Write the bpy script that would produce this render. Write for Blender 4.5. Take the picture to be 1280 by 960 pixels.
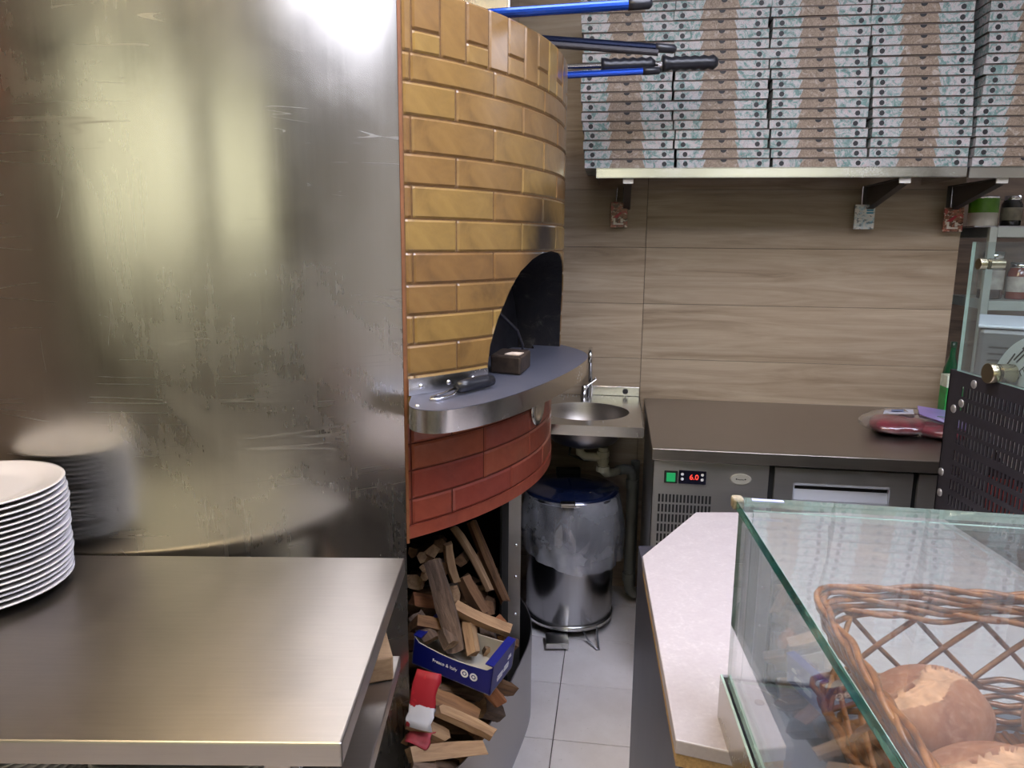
import bpy, bmesh, math, random
from mathutils import Vector, Matrix, Euler
random.seed(7)
sc = bpy.context.scene
for o in list(bpy.data.objects): bpy.data.objects.remove(o)
COL = sc.collection
R_ = math.radians
# ------------------------------------------------------------------ camera
EYE = 1.5; PITCH = R_(10.8); ROLL = R_(0.5); FPX = 930.0
cd = bpy.data.cameras.new('camera'); cd.sensor_width = 36.0; cd.sensor_fit = 'HORIZONTAL'
cd.lens = FPX / 1280 * 36; cd.clip_start = .02; cd.clip_end = 60
co = bpy.data.objects.new('camera', cd); COL.objects.link(co)
fw = Vector((0, math.cos(PITCH), -math.sin(PITCH))); rt = Vector((1, 0, 0)); up = rt.cross(fw)
rt2 = rt * math.cos(ROLL) + up * math.sin(ROLL); up2 = up * math.cos(ROLL) - rt * math.sin(ROLL)
m = Matrix((rt2, up2, -fw)).transposed().to_4x4(); m.translation = Vector((0, 0, EYE))
co.matrix_world = m; sc.camera = co
# ------------------------------------------------------------------ world, exposure
sc.view_settings.view_transform = 'Standard'; sc.view_settings.look = 'None'
sc.view_settings.exposure = 0.0; sc.view_settings.gamma = 1.0; sc.view_settings.use_curve_mapping = False
try:
    sc.cycles.use_denoising = True; sc.cycles.max_bounces = 10; sc.cycles.transparent_max_bounces = 16
    sc.cycles.glossy_bounces = 5; sc.cycles.transmission_bounces = 8; sc.cycles.diffuse_bounces = 4
    sc.cycles.sample_clamp_indirect = 6.0; sc.cycles.caustics_reflective = False; sc.cycles.caustics_refractive = False
except Exception: pass
w = bpy.data.worlds.new('daylight'); sc.world = w; w.use_nodes = True
bg = w.node_tree.nodes['Background']; bg.inputs[0].default_value = (1.0, .93, .68, 1); bg.inputs[1].default_value = 2.25
A = R_(8.0)
def W(s, n, z=0): return Vector((s * math.cos(A) + n * math.sin(A), -s * math.sin(A) + n * math.cos(A), z))
CEIL = 2.78
def area(name, loc, rot, sx, sy, power, colr):
    l = bpy.data.lights.new(name, 'AREA'); l.shape = 'RECTANGLE'; l.size = sx; l.size_y = sy; l.energy = power; l.color = colr
    o = bpy.data.objects.new(name, l); COL.objects.link(o); o.location = loc; o.rotation_euler = rot; return o
CW, WW = (.80, .83, 1.0), (1.0, .80, .50)
LAMPS = [(.30, 1.45, 32, CW), (2.85, 3.3, 20, CW), (-.75, .55, 34, WW), (.95, .30, 52, CW), (1.75, .35, 26, CW)]
LAMP_X, LAMP_Y = 1.2, .6
# ------------------------------------------------------------------ helpers
def c(r, g, b):
    f = lambda v: (v / 255) / 12.92 if v / 255 <= .04045 else ((v / 255 + .055) / 1.055) ** 2.4
    return (f(r), f(g), f(b), 1)
class MB:
    def __init__(s): s.v = []; s.f = []; s.m = []
    def add(s, vs, fs, mi=0, M=None):
        k = len(s.v)
        for p in vs:
            p = Vector(p); s.v.append(tuple(M @ p) if M else tuple(p))
        for f in fs: s.f.append(tuple(i + k for i in f)); s.m.append(mi)
        return s
    def box(s, x0, x1, y0, y1, z0, z1, mi=0, M=None):
        vs = [(x, y, z) for z in (z0, z1) for y in (y0, y1) for x in (x0, x1)]
        return s.add(vs, [(0,2,3,1),(4,5,7,6),(0,1,5,4),(2,6,7,3),(0,4,6,2),(1,3,7,5)], mi, M)
    def prism(s, poly, z0, z1, mi=0, M=None, side=None):
        a = sum(poly[i][0]*poly[(i+1)%len(poly)][1]-poly[(i+1)%len(poly)][0]*poly[i][1] for i in range(len(poly)))
        if a < 0: poly = poly[::-1]
        n = len(poly); vs = [(x, y, z0) for x, y in poly] + [(x, y, z1) for x, y in poly]
        s.add(vs, [tuple(range(n))[::-1], tuple(range(n, 2*n))], mi, M)
        k = len(s.v) - 2*n
        for i in range(n):
            j = (i+1) % n; s.f.append((k+i, k+j, k+n+j, k+n+i)); s.m.append(mi if side is None else side)
        return s
    def lathe(s, prof, seg=32, cx=0, cy=0, mi=0, M=None, capb=False, capt=False, a0=0, a1=360):
        full = abs(a1-a0) >= 360; n = seg if full else seg+1; vs = []
        for r, z in prof:
            for i in range(n):
                a = R_(a0 + (a1-a0)*i/seg); vs.append((cx+r*math.cos(a), cy+r*math.sin(a), z))
        fs = []
        for k in range(len(prof)-1):
            for i in range(seg):
                j = (i+1) % n; fs.append((k*n+i, k*n+j, (k+1)*n+j, (k+1)*n+i))
        if capb: fs.append(tuple(range(n))[::-1])
        if capt: fs.append(tuple(range((len(prof)-1)*n, len(prof)*n)))
        return s.add(vs, fs, mi, M)
    def tube(s, path, r, seg=8, mi=0, M=None, cap=True, closed=False):
        P = [Vector(p) for p in path]; n = len(P); rr = r if isinstance(r, (list, tuple)) else [r]*n
        vs = []; prev = None
        for i, p in enumerate(P):
            if closed: t = P[(i+1) % n] - P[i-1]
            else: t = P[min(i+1, n-1)] - P[max(i-1, 0)]
            t.normalize()
            if prev is None:
                u = t.orthogonal().normalized()
            else:
                u = (prev - t * prev.dot(t)); u = u.normalized() if u.length > 1e-6 else t.orthogonal().normalized()
            prev = u; b = t.cross(u)
            for k in range(seg):
                a = 2*math.pi*k/seg; vs.append(p + (u*math.cos(a) + b*math.sin(a))*rr[i])
        fs = []
        for i in range(n if closed else n-1):
            i2 = (i+1) % n
            for k in range(seg):
                k2 = (k+1) % seg; fs.append((i*seg+k, i*seg+k2, i2*seg+k2, i2*seg+k))
        if cap and not closed: fs += [tuple(range(seg))[::-1], tuple(range((n-1)*seg, n*seg))]
        return s.add(vs, fs, mi, M)
    def arc(s, a0, a1, z0, z1, r0, r1, seg=24, mi=0, zseg=1):
        vs = []; n = seg+1; zs = [z0 + (z1-z0)*k/zseg for k in range(zseg+1)]
        for r in (r0, r1):
            for z in zs:
                for i in range(n):
                    a = R_(a0+(a1-a0)*i/seg); vs.append((r*math.sin(a), -r*math.cos(a), z))
        L = len(zs)*n; fs = []
        for k in range(zseg):
            for i in range(seg):
                q = k*n+i
                fs.append((L+q, L+q+1, L+q+n+1, L+q+n)); fs.append((q, q+n, q+n+1, q+1))
        T = zseg*n
        for i in range(seg):
            fs.append((i, i+1, L+i+1, L+i)); fs.append((T+i, L+T+i, L+T+i+1, T+i+1))
        for k in range(zseg):
            q = k*n; fs.append((q, L+q, L+q+n, q+n)); q = k*n+seg; fs.append((q, q+n, L+q+n, L+q))
        return s.add(vs, fs, mi)
    def mesh(s, name, mats, smooth=False):
        me = bpy.data.meshes.new(name); me.from_pydata(s.v, [], s.f)
        for q in (mats if isinstance(mats, (list, tuple)) else [mats]): me.materials.append(q)
        me.polygons.foreach_set('material_index', s.m)
        if smooth:
            me.polygons.foreach_set('use_smooth', [True]*len(me.polygons))
        me.update(); return me
    def build(s, name, mats, parent=None, loc=None, rot=None, smooth=False, bevel=0, ang=None):
        me = s.mesh(name, mats, smooth or ang is not None)
        if ang is not None:
            try: me.set_sharp_from_angle(angle=R_(ang))
            except Exception: pass
        return put(name, me, parent, loc, rot, bevel)
def put(name, me, parent=None, loc=None, rot=None, bevel=0):
    o = bpy.data.objects.new(name, me); COL.objects.link(o)
    if parent is not None: o.parent = parent
    if loc is not None: o.location = loc
    if rot is not None: o.rotation_euler = rot
    if bevel:
        b = o.modifiers.new('bevel', 'BEVEL'); b.width = bevel; b.segments = 2; b.limit_method = 'ANGLE'; b.angle_limit = R_(40)
    return o
def tag(o, label=None, cat=None, group=None, kind=None):
    if label: o['label'] = label
    if cat: o['category'] = cat
    if group: o['group'] = group
    if kind: o['kind'] = kind
    return o
def thing(name, label, cat, loc=(0,0,0), rz=0, group=None):
    o = bpy.data.objects.new(name, None); COL.objects.link(o); o.empty_display_size = .05
    o.location = loc; o.rotation_euler = (0, 0, rz); return tag(o, label, cat, group)
def text(name, body, size, mat, parent, loc, rot, ext=.0003, align='CENTER'):
    cu = bpy.data.curves.new('t', 'FONT'); cu.body = body; cu.size = size; cu.align_x = align; cu.align_y = 'CENTER'; cu.extrude = ext
    t = bpy.data.objects.new('t', cu); COL.objects.link(t)
    dg = bpy.context.evaluated_depsgraph_get(); me = bpy.data.meshes.new_from_object(t.evaluated_get(dg)); me.name = name
    bpy.data.objects.remove(t); bpy.data.curves.remove(cu); me.materials.clear(); me.materials.append(mat)
    return put(name, me, parent, loc, rot)
# ------------------------------------------------------------------ materials
class NT:
    def __init__(s, name):
        s.mat = bpy.data.materials.new(name); s.mat.use_nodes = True; s.t = s.mat.node_tree
        s.b = s.t.nodes['Principled BSDF']; s.out = s.t.nodes['Material Output']
    def n(s, typ, **kw):
        q = s.t.nodes.new('ShaderNode' + typ)
        for k, v in kw.items(): setattr(q, k, v)
        return q
    def l(s, a, b): s.t.links.new(a, b)
    def co(s, scale=(1,1,1), kind='Object', rot=(0,0,0), obj=None):
        t = s.n('TexCoord'); mp = s.n('Mapping'); mp.inputs['Scale'].default_value = scale; mp.inputs['Rotation'].default_value = rot
        if obj: t.object = obj
        s.l(t.outputs[kind], mp.inputs[0]); return mp.outputs[0]
    def noise(s, vec, scale=5, detail=4, rough=.55, dist=0):
        q = s.n('TexNoise'); q.inputs['Scale'].default_value = scale; q.inputs['Detail'].default_value = detail
        q.inputs['Roughness'].default_value = rough; q.inputs['Distortion'].default_value = dist
        if vec is not None: s.l(vec, q.inputs['Vector'])
        return q.outputs['Fac']
    def ramp(s, fac, stops):
        q = s.n('ValToRGB'); e = q.color_ramp.elements
        while len(e) < len(stops): e.new(.5)
        for i, (p, col) in enumerate(stops):
            e[i].position = p; e[i].color = col if len(col) == 4 else (*col, 1)
        s.l(fac, q.inputs[0]); return q.outputs[0]
    def rng(s, fac, a, b, f0=0, f1=1):
        q = s.n('MapRange'); q.inputs[1].default_value = f0; q.inputs[2].default_value = f1
        q.inputs[3].default_value = a; q.inputs[4].default_value = b; s.l(fac, q.inputs[0]); return q.outputs[0]
    def mix(s, fac, a, b, mode='MIX'):
        q = s.n('MixRGB'); q.blend_type = mode
        for i, v in ((0, fac), (1, a), (2, b)):
            if hasattr(v, 'default_value') or hasattr(v, 'is_linked'): s.l(v, q.inputs[i])
            else: q.inputs[i].default_value = v
        return q.outputs[0]
    def math(s, op, a, b=None):
        q = s.n('Math', operation=op)
        for i, v in enumerate((a, b)):
            if v is None: continue
            if hasattr(v, 'is_linked'): s.l(v, q.inputs[i])
            else: q.inputs[i].default_value = v
        return q.outputs[0]
    def bump(s, h, strength=.2, dist=.01):
        q = s.n('Bump'); q.inputs['Strength'].default_value = strength; q.inputs['Distance'].default_value = dist
        s.l(h, q.inputs['Height']); s.l(q.outputs[0], s.b.inputs['Normal'])
    def set(s, **kw):
        for k, v in kw.items():
            i = s.b.inputs[k]
            if hasattr(v, 'is_linked'): s.l(v, i)
            else: i.default_value = v
        return s
def plain(name, col, rough=.5, metal=0, spec=.5, coat=0, var=0, vscale=20, bump=0):
    N = NT(name); N.set(Roughness=rough, Metallic=metal, **{'Specular IOR Level': spec, 'Coat Weight': coat})
    if var:
        f = N.noise(N.co(), vscale, 5); d = tuple(x*(1-var) for x in col[:3])+(1,); l = tuple(min(1, x*(1+var)) for x in col[:3])+(1,)
        N.set(**{'Base Color': N.ramp(f, [(.3, d), (.7, l)])})
        if bump: N.bump(f, bump, .002)
    else: N.set(**{'Base Color': col})
    return N.mat
def steel(name, col=(.62, .60, .57, 1), r0=.18, r1=.34, scale=(40, 40, 1.2), wav=0, smear=2.5, scr=.0):
    N = NT(name); v = N.co(scale); f = N.noise(v, 3, 6, .6); g = N.noise(N.co(), smear, 4, .6, .6)
    m = N.math('ADD', N.math('MULTIPLY', f, .45), N.math('MULTIPLY', g, .55))
    N.set(Metallic=1.0, Roughness=N.rng(m, r0, r1, .3, .7))
    dk = tuple(x*.84 for x in col[:3])+(1,); N.set(**{'Base Color': N.ramp(m, [(.3, dk), (.7, col)])})
    h = N.math('ADD', N.math('MULTIPLY', f, scr), N.math('MULTIPLY', N.noise(N.co(), 1.6, 1, .4), wav)) if wav else N.math('MULTIPLY', f, scr)
    N.bump(h, .35, .01 if wav else .004); return N.mat
def glass(name, tint=(.90, .96, .94, 1), ior=1.45, refl=1.0, dirt=0.0):
    N = NT(name); t = N.t; t.nodes.remove(N.b)
    tr = N.n('BsdfTransparent'); tr.inputs[0].default_value = tint
    gl = N.n('BsdfGlossy'); gl.inputs['Roughness'].default_value = .02; gl.inputs[0].default_value = (.95, .97, 1, 1)
    lw = N.n('LayerWeight'); lw.inputs[0].default_value = .5; mx = N.n('MixShader')
    k = N.math('MULTIPLY', N.math('ADD', N.math('MULTIPLY', N.math('POWER', lw.outputs['Facing'], 5.0), .95), .045), refl)
    N.l(k, mx.inputs[0]); N.l(tr.outputs[0], mx.inputs[1]); N.l(gl.outputs[0], mx.inputs[2])
    last = mx.outputs[0]
    if dirt:
        df = N.n('BsdfDiffuse'); df.inputs[0].default_value = (.8, .8, .85, 1); m2 = N.n('MixShader')
        N.l(N.rng(N.noise(N.co(), 6, 5), dirt*.4, dirt*1.4, .3, .7), m2.inputs[0]); N.l(last, m2.inputs[1]); N.l(df.outputs[0], m2.inputs[2]); last = m2.outputs[0]
    N.l(last, N.out.inputs[0]); return N.mat
def emis(name, col, strength):
    N = NT(name); N.set(**{'Base Color': (.02, .02, .02, 1), 'Emission Color': col, 'Emission Strength': strength}); return N.mat
def wood(name, a, b, d, sc_=(3, 40, 40), rough=.6, streak=1.0, knots=True, bumpv=.15):
    N = NT(name); oi = N.n('ObjectInfo'); t = N.n('TexCoord'); ad = N.n('VectorMath', operation='ADD'); cm = N.n('CombineXYZ')
    for i in range(3): N.l(N.math('MULTIPLY', oi.outputs['Random'], 37.0 + 11*i), cm.inputs[i])
    N.l(t.outputs['Object'], ad.inputs[0]); N.l(cm.outputs[0], ad.inputs[1])
    def mp(s):
        q = N.n('Mapping'); q.inputs['Scale'].default_value = s; N.l(ad.outputs[0], q.inputs[0]); return q.outputs[0]
    f1 = N.noise(mp(sc_), 1.0, 6, .62, 1.2); f2 = N.noise(mp(tuple(x*4 for x in sc_)), 1.0, 4, .6); f3 = N.noise(mp(tuple(x*.45 for x in sc_)), 1.0, 3, .5, .8)
    col = N.ramp(f1, [(.30, d), (.47, a), (.68, b)])
    col = N.mix(N.rng(f2, 0, .45*streak, .45, .75), col, d)
    col = N.mix(N.rng(f3, .0, .40, .4, .7), col, b)
    hv = N.n('HueSaturation'); N.l(col, hv.inputs['Color']); N.l(N.rng(oi.outputs['Random'], .86, 1.14), hv.inputs['Value'])
    N.set(**{'Base Color': hv.outputs[0], 'Roughness': rough}); N.bump(N.math('ADD', f1, f2), bumpv, .003); return N.mat
M = {}
def clad_mat():
    N = NT('brushed_cladding_steel'); f = N.noise(N.co((160, 160, .5)), 1, 3, .6); g = N.noise(N.co((1, 1, .8)), 2.4, 5, .62, 1.0)
    def scratch(sc, dist, wd, cov, rot):
        n1 = N.noise(N.co(sc, rot=rot), 1.0, 1, .4, dist); d = N.math('ABSOLUTE', N.math('SUBTRACT', n1, .5)); ln = N.rng(d, 1, 0, 0, wd)
        return N.math('MULTIPLY', ln, N.rng(N.noise(N.co(), cov, 3), 0, 1, .52, .66))
    s1 = scratch((1.6, 1.6, 26), .6, .010, 5, (0, 0, 0)); s2 = scratch((22, 22, 9), .4, .008, 4, (0, R_(35), 0)); s3 = scratch((7, 7, 2.2), 1.0, .006, 3, (0, R_(-15), 0))
    s = N.math('MINIMUM', N.math('ADD', N.math('ADD', s1, N.math('MULTIPLY', s2, .12)), N.math('MULTIPLY', s3, .25)), 1.0)
    m = N.math('ADD', N.math('MULTIPLY', f, .14), N.math('MULTIPLY', g, .86))
    r = N.math('ADD', N.rng(m, .20, .32, .35, .65), N.math('MULTIPLY', s, .16))
    col = N.ramp(m, [(.3, (.50, .475, .43, 1)), (.7, (.64, .61, .55, 1))]); col = N.mix(N.math('MULTIPLY', s, .4), col, (.30, .28, .25, 1))
    N.set(**{'Base Color': col, 'Metallic': 1.0, 'Roughness': r}); N.bump(N.math('MULTIPLY', N.noise(N.co(), 1.6, 1, .4), .3), .35, .01); return N.mat
M['clad'] = clad_mat()
def ledge_mat():
    N = NT('dull_steel_blue_reflection'); f = N.noise(N.co((20, 60, 20)), 2, 5, .6); N.set(Metallic=.75, Roughness=N.rng(f, .34, .5, .3, .7)); N.set(**{'Base Color': N.ramp(f, [(.3, (.19, .20, .27, 1)), (.7, (.28, .29, .37, 1))])}); return N.mat  # plain steel; the bluish reflection on it is put into the base colour
M['ledge'] = ledge_mat()
M['steel'] = steel('worktop_steel', (.47, .43, .39, 1), .31, .39, (3, 60, 60), smear=7)
M['steel_b'] = steel('bright_steel', (.72, .71, .69, 1), .16, .30, (60, 3, 60), smear=6)
M['steel_f'] = steel('fridge_steel', (.58, .57, .56, 1), .38, .54, (2, 60, 60), smear=5)
M['steel_d'] = steel('dull_sheet_steel', (.44, .44, .46, 1), .34, .52, (5, 5, 20), smear=6)
M['chrome'] = plain('chrome', (.8, .8, .82, 1), .08, 1)
M['brass'] = plain('brushed_nickel_disc', c(186, 176, 150), .25, 1)
M['black'] = plain('matt_black', (.012, .012, .014, 1), .55)
M['rubber'] = plain('black_rubber_grip', (.015, .016, .022, 1), .32, var=.2)
M['black_metal'] = plain('black_powder_coat', (.022, .020, .026, 1), .42, var=.2, vscale=60)
M['white_cer'] = plain('white_glazed_ceramic', c(226, 222, 224), .16, coat=.5)
M['white'] = plain('white_plastic', c(226, 224, 218), .4)
M['pvc'] = plain('cream_pvc', c(206, 200, 176), .4, var=.06)
M['pvc_g'] = plain('grey_pvc', c(120, 122, 118), .45, var=.1)
M['grout'] = plain('tile_grout', c(112, 82, 52), .85, var=.2, vscale=90)
M['dark'] = plain('under_oven_shade', (.01, .009, .008, 1), .9)  # near-black, shade below the oven put into the colour
M['plaster'] = plain('painted_plaster', c(196, 190, 178), .8, var=.05, vscale=4)
M['ceil'] = plain('white_ceiling_paint', c(222, 222, 224), .8)
M['glass'] = glass('case_glass', (.95, .98, .97, 1), 1.5, 1.7, .022)
M['glass_g'] = glass('guard_glass', (.86, .93, .92, 1), 1.5, 1.2, .05)
M['film'] = glass('thin_plastic_film', (.84, .86, .96, 1), 1.5, 3.0, .26)
def edge_mat():
    N = NT('green_glass_edge'); f = N.noise(N.co((60, 6, 60)), 1, 4, .6, 1.5)
    N.set(**{'Base Color': N.ramp(f, [(.3, c(16, 58, 66)), (.5, c(40, 122, 122)), (.72, c(150, 214, 200))]), 'Roughness': .12, 'Transmission Weight': .25, 'Coat Weight': .6}); return N.mat
M['edge'] = edge_mat()
M['wrap'] = glass('clear_wrap', (.95, .93, .95, 1), 1.5, 1.6, .03)
M['bin'] = steel('bin_steel', (.42, .42, .44, 1), .16, .30, (40, 40, 2), smear=5)
M['edge2'] = plain('pale_polished_glass_edge', c(176, 202, 194), .15, coat=.5, var=.2, vscale=30)
def tile_mat(name, a, b, d, rough, soot=None):
    N = NT(name); oi = N.n('ObjectInfo'); v = N.co((1, 1, 1)); f = N.noise(v, 9, 5, .6, .4); g = N.noise(v, 60, 3)
    col = N.ramp(f, [(.3, d), (.5, a), (.72, b)])
    hv = N.n('HueSaturation'); N.l(col, hv.inputs['Color']); N.l(N.rng(oi.outputs['Random'], .84, 1.14), hv.inputs['Value']); N.l(N.rng(oi.outputs['Random'], .49, .51), hv.inputs['Hue'])
    col = hv.outputs[0]
    if soot:
        ge = N.n('NewGeometry'); vm = N.n('VectorMath', operation='DISTANCE'); N.l(ge.outputs['Position'], vm.inputs[0]); vm.inputs[1].default_value = soot
        k = N.rng(N.math('ADD', vm.outputs['Value'], N.math('MULTIPLY', f, .06)), 1, 0, .07, .20); col = N.mix(k, col, (.012, .010, .012, 1))
    N.set(**{'Base Color': col, 'Roughness': N.rng(g, rough, rough+.14), 'Coat Weight': .5, 'Coat Roughness': .15}); N.bump(N.math('ADD', f, N.math('MULTIPLY', g, .3)), .12, .006); return N.mat
M['yellow'] = tile_mat('mustard_glazed_brick', c(139, 107, 60), c(155, 122, 70), c(111, 84, 48), .26, soot=(.07, 2.02, 1.50))
M['red'] = tile_mat('red_painted_brick', c(160, 80, 56), c(172, 94, 68), c(134, 64, 46), .40)
def soot_mat():
    N = NT('sooty_brick'); f = N.noise(N.co(), 14, 8, .7, .6); g = N.noise(N.co(), 4, 3)
    col = N.ramp(f, [(.36, (.004, .004, .006, 1)), (.56, (.03, .022, .018, 1)), (.63, (.12, .10, .085, 1)), (.74, (.42, .38, .33, 1))])
    N.set(**{'Base Color': N.mix(N.rng(g, .35, 1, .35, .6), col, (.006, .006, .010, 1)), 'Roughness': .75}); N.bump(f, .6, .01); return N.mat
M['soot'] = soot_mat()
M['plank'] = wood('wood_look_wall_tile', c(168, 148, 124), c(188, 170, 146), c(136, 117, 95), (1.5, 12, 22), .5, .8, bumpv=.06)
M['alcove'] = wood('brown_wood_panel', c(96, 78, 62), c(120, 98, 78), c(66, 52, 42), (2, 20, 24), .55)
M['darkwood'] = wood('dark_veneer', c(44, 44, 54), c(64, 64, 76), c(30, 30, 38), (20, 3, 2), .35, .6, bumpv=.04)
M['split'] = wood('split_firewood', c(150, 118, 88), c(178, 146, 110), c(108, 80, 56), (4, 40, 40), .8)
M['bark'] = wood('firewood_bark', c(92, 74, 62), c(122, 100, 84), c(52, 40, 34), (8, 50, 50), .9, bumpv=.6)
M['redwood'] = wood('reddish_firewood', c(140, 88, 56), c(164, 108, 70), c(96, 56, 36), (4, 40, 40), .8)
M['brownwood'] = wood('dark_brown_firewood', c(104, 74, 50), c(134, 98, 66), c(66, 44, 30), (4, 40, 40), .85)
M['char'] = plain('charred_wood', (.035, .022, .015, 1), .6, var=.6, vscale=40, bump=.5)
M['chip'] = plain('chipboard', c(190, 156, 106), .85, var=.25, vscale=200)
def stone_mat():
    N = NT('white_quartz'); f = N.noise(N.co(), 26, 6, .7, 1.0); g = N.noise(N.co(), 160, 3)
    N.set(**{'Base Color': N.ramp(N.math('ADD', N.math('MULTIPLY', f, .6), N.math('MULTIPLY', g, .4)), [(.35, c(178, 169, 172)), (.55, c(186, 178, 180)), (.70, c(202, 195, 196))]), 'Roughness': .30}); return N.mat
M['stone'] = stone_mat()
def ftile():
    N = NT('white_floor_tile'); oi = N.n('ObjectInfo'); f = N.noise(N.co(), 5, 6, .65); g = N.noise(N.co(), 70, 4, .7)
    col = N.ramp(f, [(.3, c(222, 214, 212)), (.7, c(238, 232, 232))]); col = N.mix(N.rng(g, 0, .5, .64, .75), col, c(120, 108, 100))
    N.set(**{'Base Color': col, 'Roughness': .32}); return N.mat
M['ftile'] = ftile()
M['fgrout'] = plain('floor_grout', c(84, 76, 70), .9, var=.2, vscale=60)
def box_mat():
    N = NT('printed_pizza_box'); t = N.n('TexCoord'); sx = N.n('SeparateXYZ'); N.l(t.outputs['Object'], sx.inputs[0])
    oi = N.n('ObjectInfo'); ad = N.n('VectorMath', operation='ADD'); N.l(t.outputs['Object'], ad.inputs[0])
    cm = N.n('CombineXYZ'); N.l(N.math('MULTIPLY', oi.outputs['Random'], 3.0), cm.inputs[1]); N.l(cm.outputs[0], ad.inputs[1])
    f = N.noise(ad.outputs[0], 34, 4, .6, 1.5); g = N.noise(ad.outputs[0], 80, 4, .6, 2.0); h = N.noise(ad.outputs[0], 110, 3, .6, 3)
    col = N.ramp(f, [(.36, c(188, 182, 182)), (.48, c(176, 178, 178)), (.57, c(116, 150, 144)), (.68, c(88, 124, 120))])
    col = N.mix(N.rng(g, 0, .7, .54, .64), col, c(196, 166, 166)); col = N.mix(N.rng(N.math('ABSOLUTE', N.math('SUBTRACT', h, .5)), .75, 0, 0, .035), col, c(92, 84, 84))
    mid = N.ramp(g, [(.35, c(126, 110, 94)), (.65, c(152, 134, 116))]); mid = N.mix(N.rng(N.noise(ad.outputs[0], 55, 5, .7, 4), 0, .75, .50, .62), mid, c(96, 82, 68)); mid = N.mix(N.rng(f, 0, .6, .55, .68), mid, c(186, 176, 166))
    ax = N.math('ADD', N.math('ABSOLUTE', N.math('ADD', sx.outputs[0], .006)), N.math('MULTIPLY', sx.outputs[2], .4))
    k = N.math('LESS_THAN', ax, .062); N.set(**{'Base Color': N.mix(k, col, mid), 'Roughness': .6}); return N.mat
M['box'] = box_mat()
M['kraft'] = plain('kraft_card', c(96, 84, 78), .8, var=.1)
M['blue_pole'] = plain('blue_anodised_tube', c(14, 66, 170), .22, .6, coat=.4)
M['navy_pole'] = plain('navy_tube', c(20, 28, 52), .22, .7)
M['blue_card'] = plain('blue_printed_card', c(18, 26, 112), .45, var=.1)
M['card_in'] = plain('greyboard_inside', c(168, 162, 150), .85, var=.04)
def wick():
    N = NT('wicker_cane'); oi = N.n('ObjectInfo'); f = N.noise(N.co(), 40, 5, .6, .5)
    col = N.ramp(f, [(.3, c(98, 52, 20)), (.5, c(150, 88, 38)), (.72, c(186, 124, 62))]); hv = N.n('HueSaturation'); N.l(col, hv.inputs['Color']); N.l(N.rng(oi.outputs['Random'], .75, 1.2), hv.inputs['Value'])
    N.set(**{'Base Color': hv.outputs[0], 'Roughness': .38, 'Coat Weight': .3}); return N.mat
M['wicker'] = wick()
def bread_mat():
    N = NT('bread_crust'); f = N.noise(N.co(), 18, 6, .65, .4); g = N.noise(N.co(), 120, 4)
    col = N.ramp(f, [(.3, c(128, 70, 42)), (.5, c(158, 98, 64)), (.72, c(182, 130, 98))]); col = N.mix(N.rng(g, 0, .35, .5, .7), col, c(198, 160, 136))
    N.set(**{'Base Color': col, 'Roughness': .7, 'Subsurface Weight': .05}); N.bump(g, .25, .003); return N.mat
M['bread'] = bread_mat()
M['crumb'] = plain('bread_split_crumb', c(200, 150, 116), .9, var=.22, vscale=90, bump=.8)
# ================================================================== SETTING
WR = -A   # rotation of everything that follows the back wall
def wobj(mb, name, mats, parent=None, **kw):   # mesh given in wall coordinates (s, n, z)
    return mb.build(name, mats, parent, loc=(0, 0, 0) if parent is None else None, rot=(0, 0, WR) if parent is None else None, **kw)
NB = 3.12
floor = tag(wobj(MB().box(-2.6, 3.4, -3.2, 4.1, -.1, -.004), 'floor', M['fgrout']), 'pale square floor tiles with dark grout', None, None, 'structure')
me = MB().box(-.1485, .1485, -.1485, .1485, -.006, 0).mesh('floor_tile', M['ftile'])
for i in range(-8, 11):
    for j in range(-10, 7):
        s, n = -.15 + .3*i + .15, 2.04 + .3*j + .15
        if s > 3.3 or s < -2.5 or n > 4.0 or n < -3.1: continue
        if n > .8 and -1.2 < s < 1.0: put('floor_tile', me, floor, (s, n, 0), None, .0012)
rest = MB()
for i in range(-8, 11):
    for j in range(-10, 7):
        s, n = -.15 + .3*i + .15, 2.04 + .3*j + .15
        if s > 3.3 or s < -2.5 or n > 4.0 or n < -3.1 or (n > .8 and -1.2 < s < 1.0): continue
        rest.box(s-.1485, s+.1485, n-.1485, n+.1485, -.006, 0)
tag(rest.build('far_floor_tiles', M['ftile'], floor), kind='stuff')
tag(wobj(MB().box(-2.6, 3.4, -3.2, 4.1, CEIL, CEIL+.1), 'ceiling', M['ceil']), 'white painted ceiling', kind='structure')
wall = tag(wobj(MB().box(-2.6, 1.290, NB+.008, NB+.12, 0, CEIL).box(1.18, 1.288, NB+.1, 4.1, 0, CEIL), 'wall_back', M['fgrout']), 'back wall clad in wood-look tiles', kind='structure')
zs = [0, .115, .343, .571, .799, 1.027, 1.255, 1.483, 1.711, 1.939, 2.167, 2.395, 2.623, CEIL]
cols = [(-2.6, -2.305), (-2.303, -1.099), (-1.097, .1045), (.1065, 1.291)]
for k in range(len(zs)-1):
    for (a, b) in cols:
        h = (zs[k+1]-zs[k])/2 - .0007; wd = (b-a)/2
        MB().box(-wd, wd, 0, .010, -h, h).build('plank', M['plank'], wall, loc=((a+b)/2, NB, (zs[k]+zs[k+1])/2), bevel=.0008)
al = tag(wobj(MB().box(1.290, 3.4, 4.0, 4.1, 0, CEIL), 'wall_alcove', M['alcove']), 'brown wooden wall inside the alcove', kind='structure')
tag(wobj(MB().box(3.3, 3.4, -3.2, 4.0, 0, CEIL), 'wall_right', M['plaster']), 'plain plastered right wall', kind='structure')
tag(wobj(MB().box(-2.6, -2.5, -3.2, NB, 0, CEIL), 'wall_left', plain('brown_plaster', c(124, 108, 98), .7, var=.08, vscale=3)), 'plain plastered left wall', kind='structure')
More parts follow.
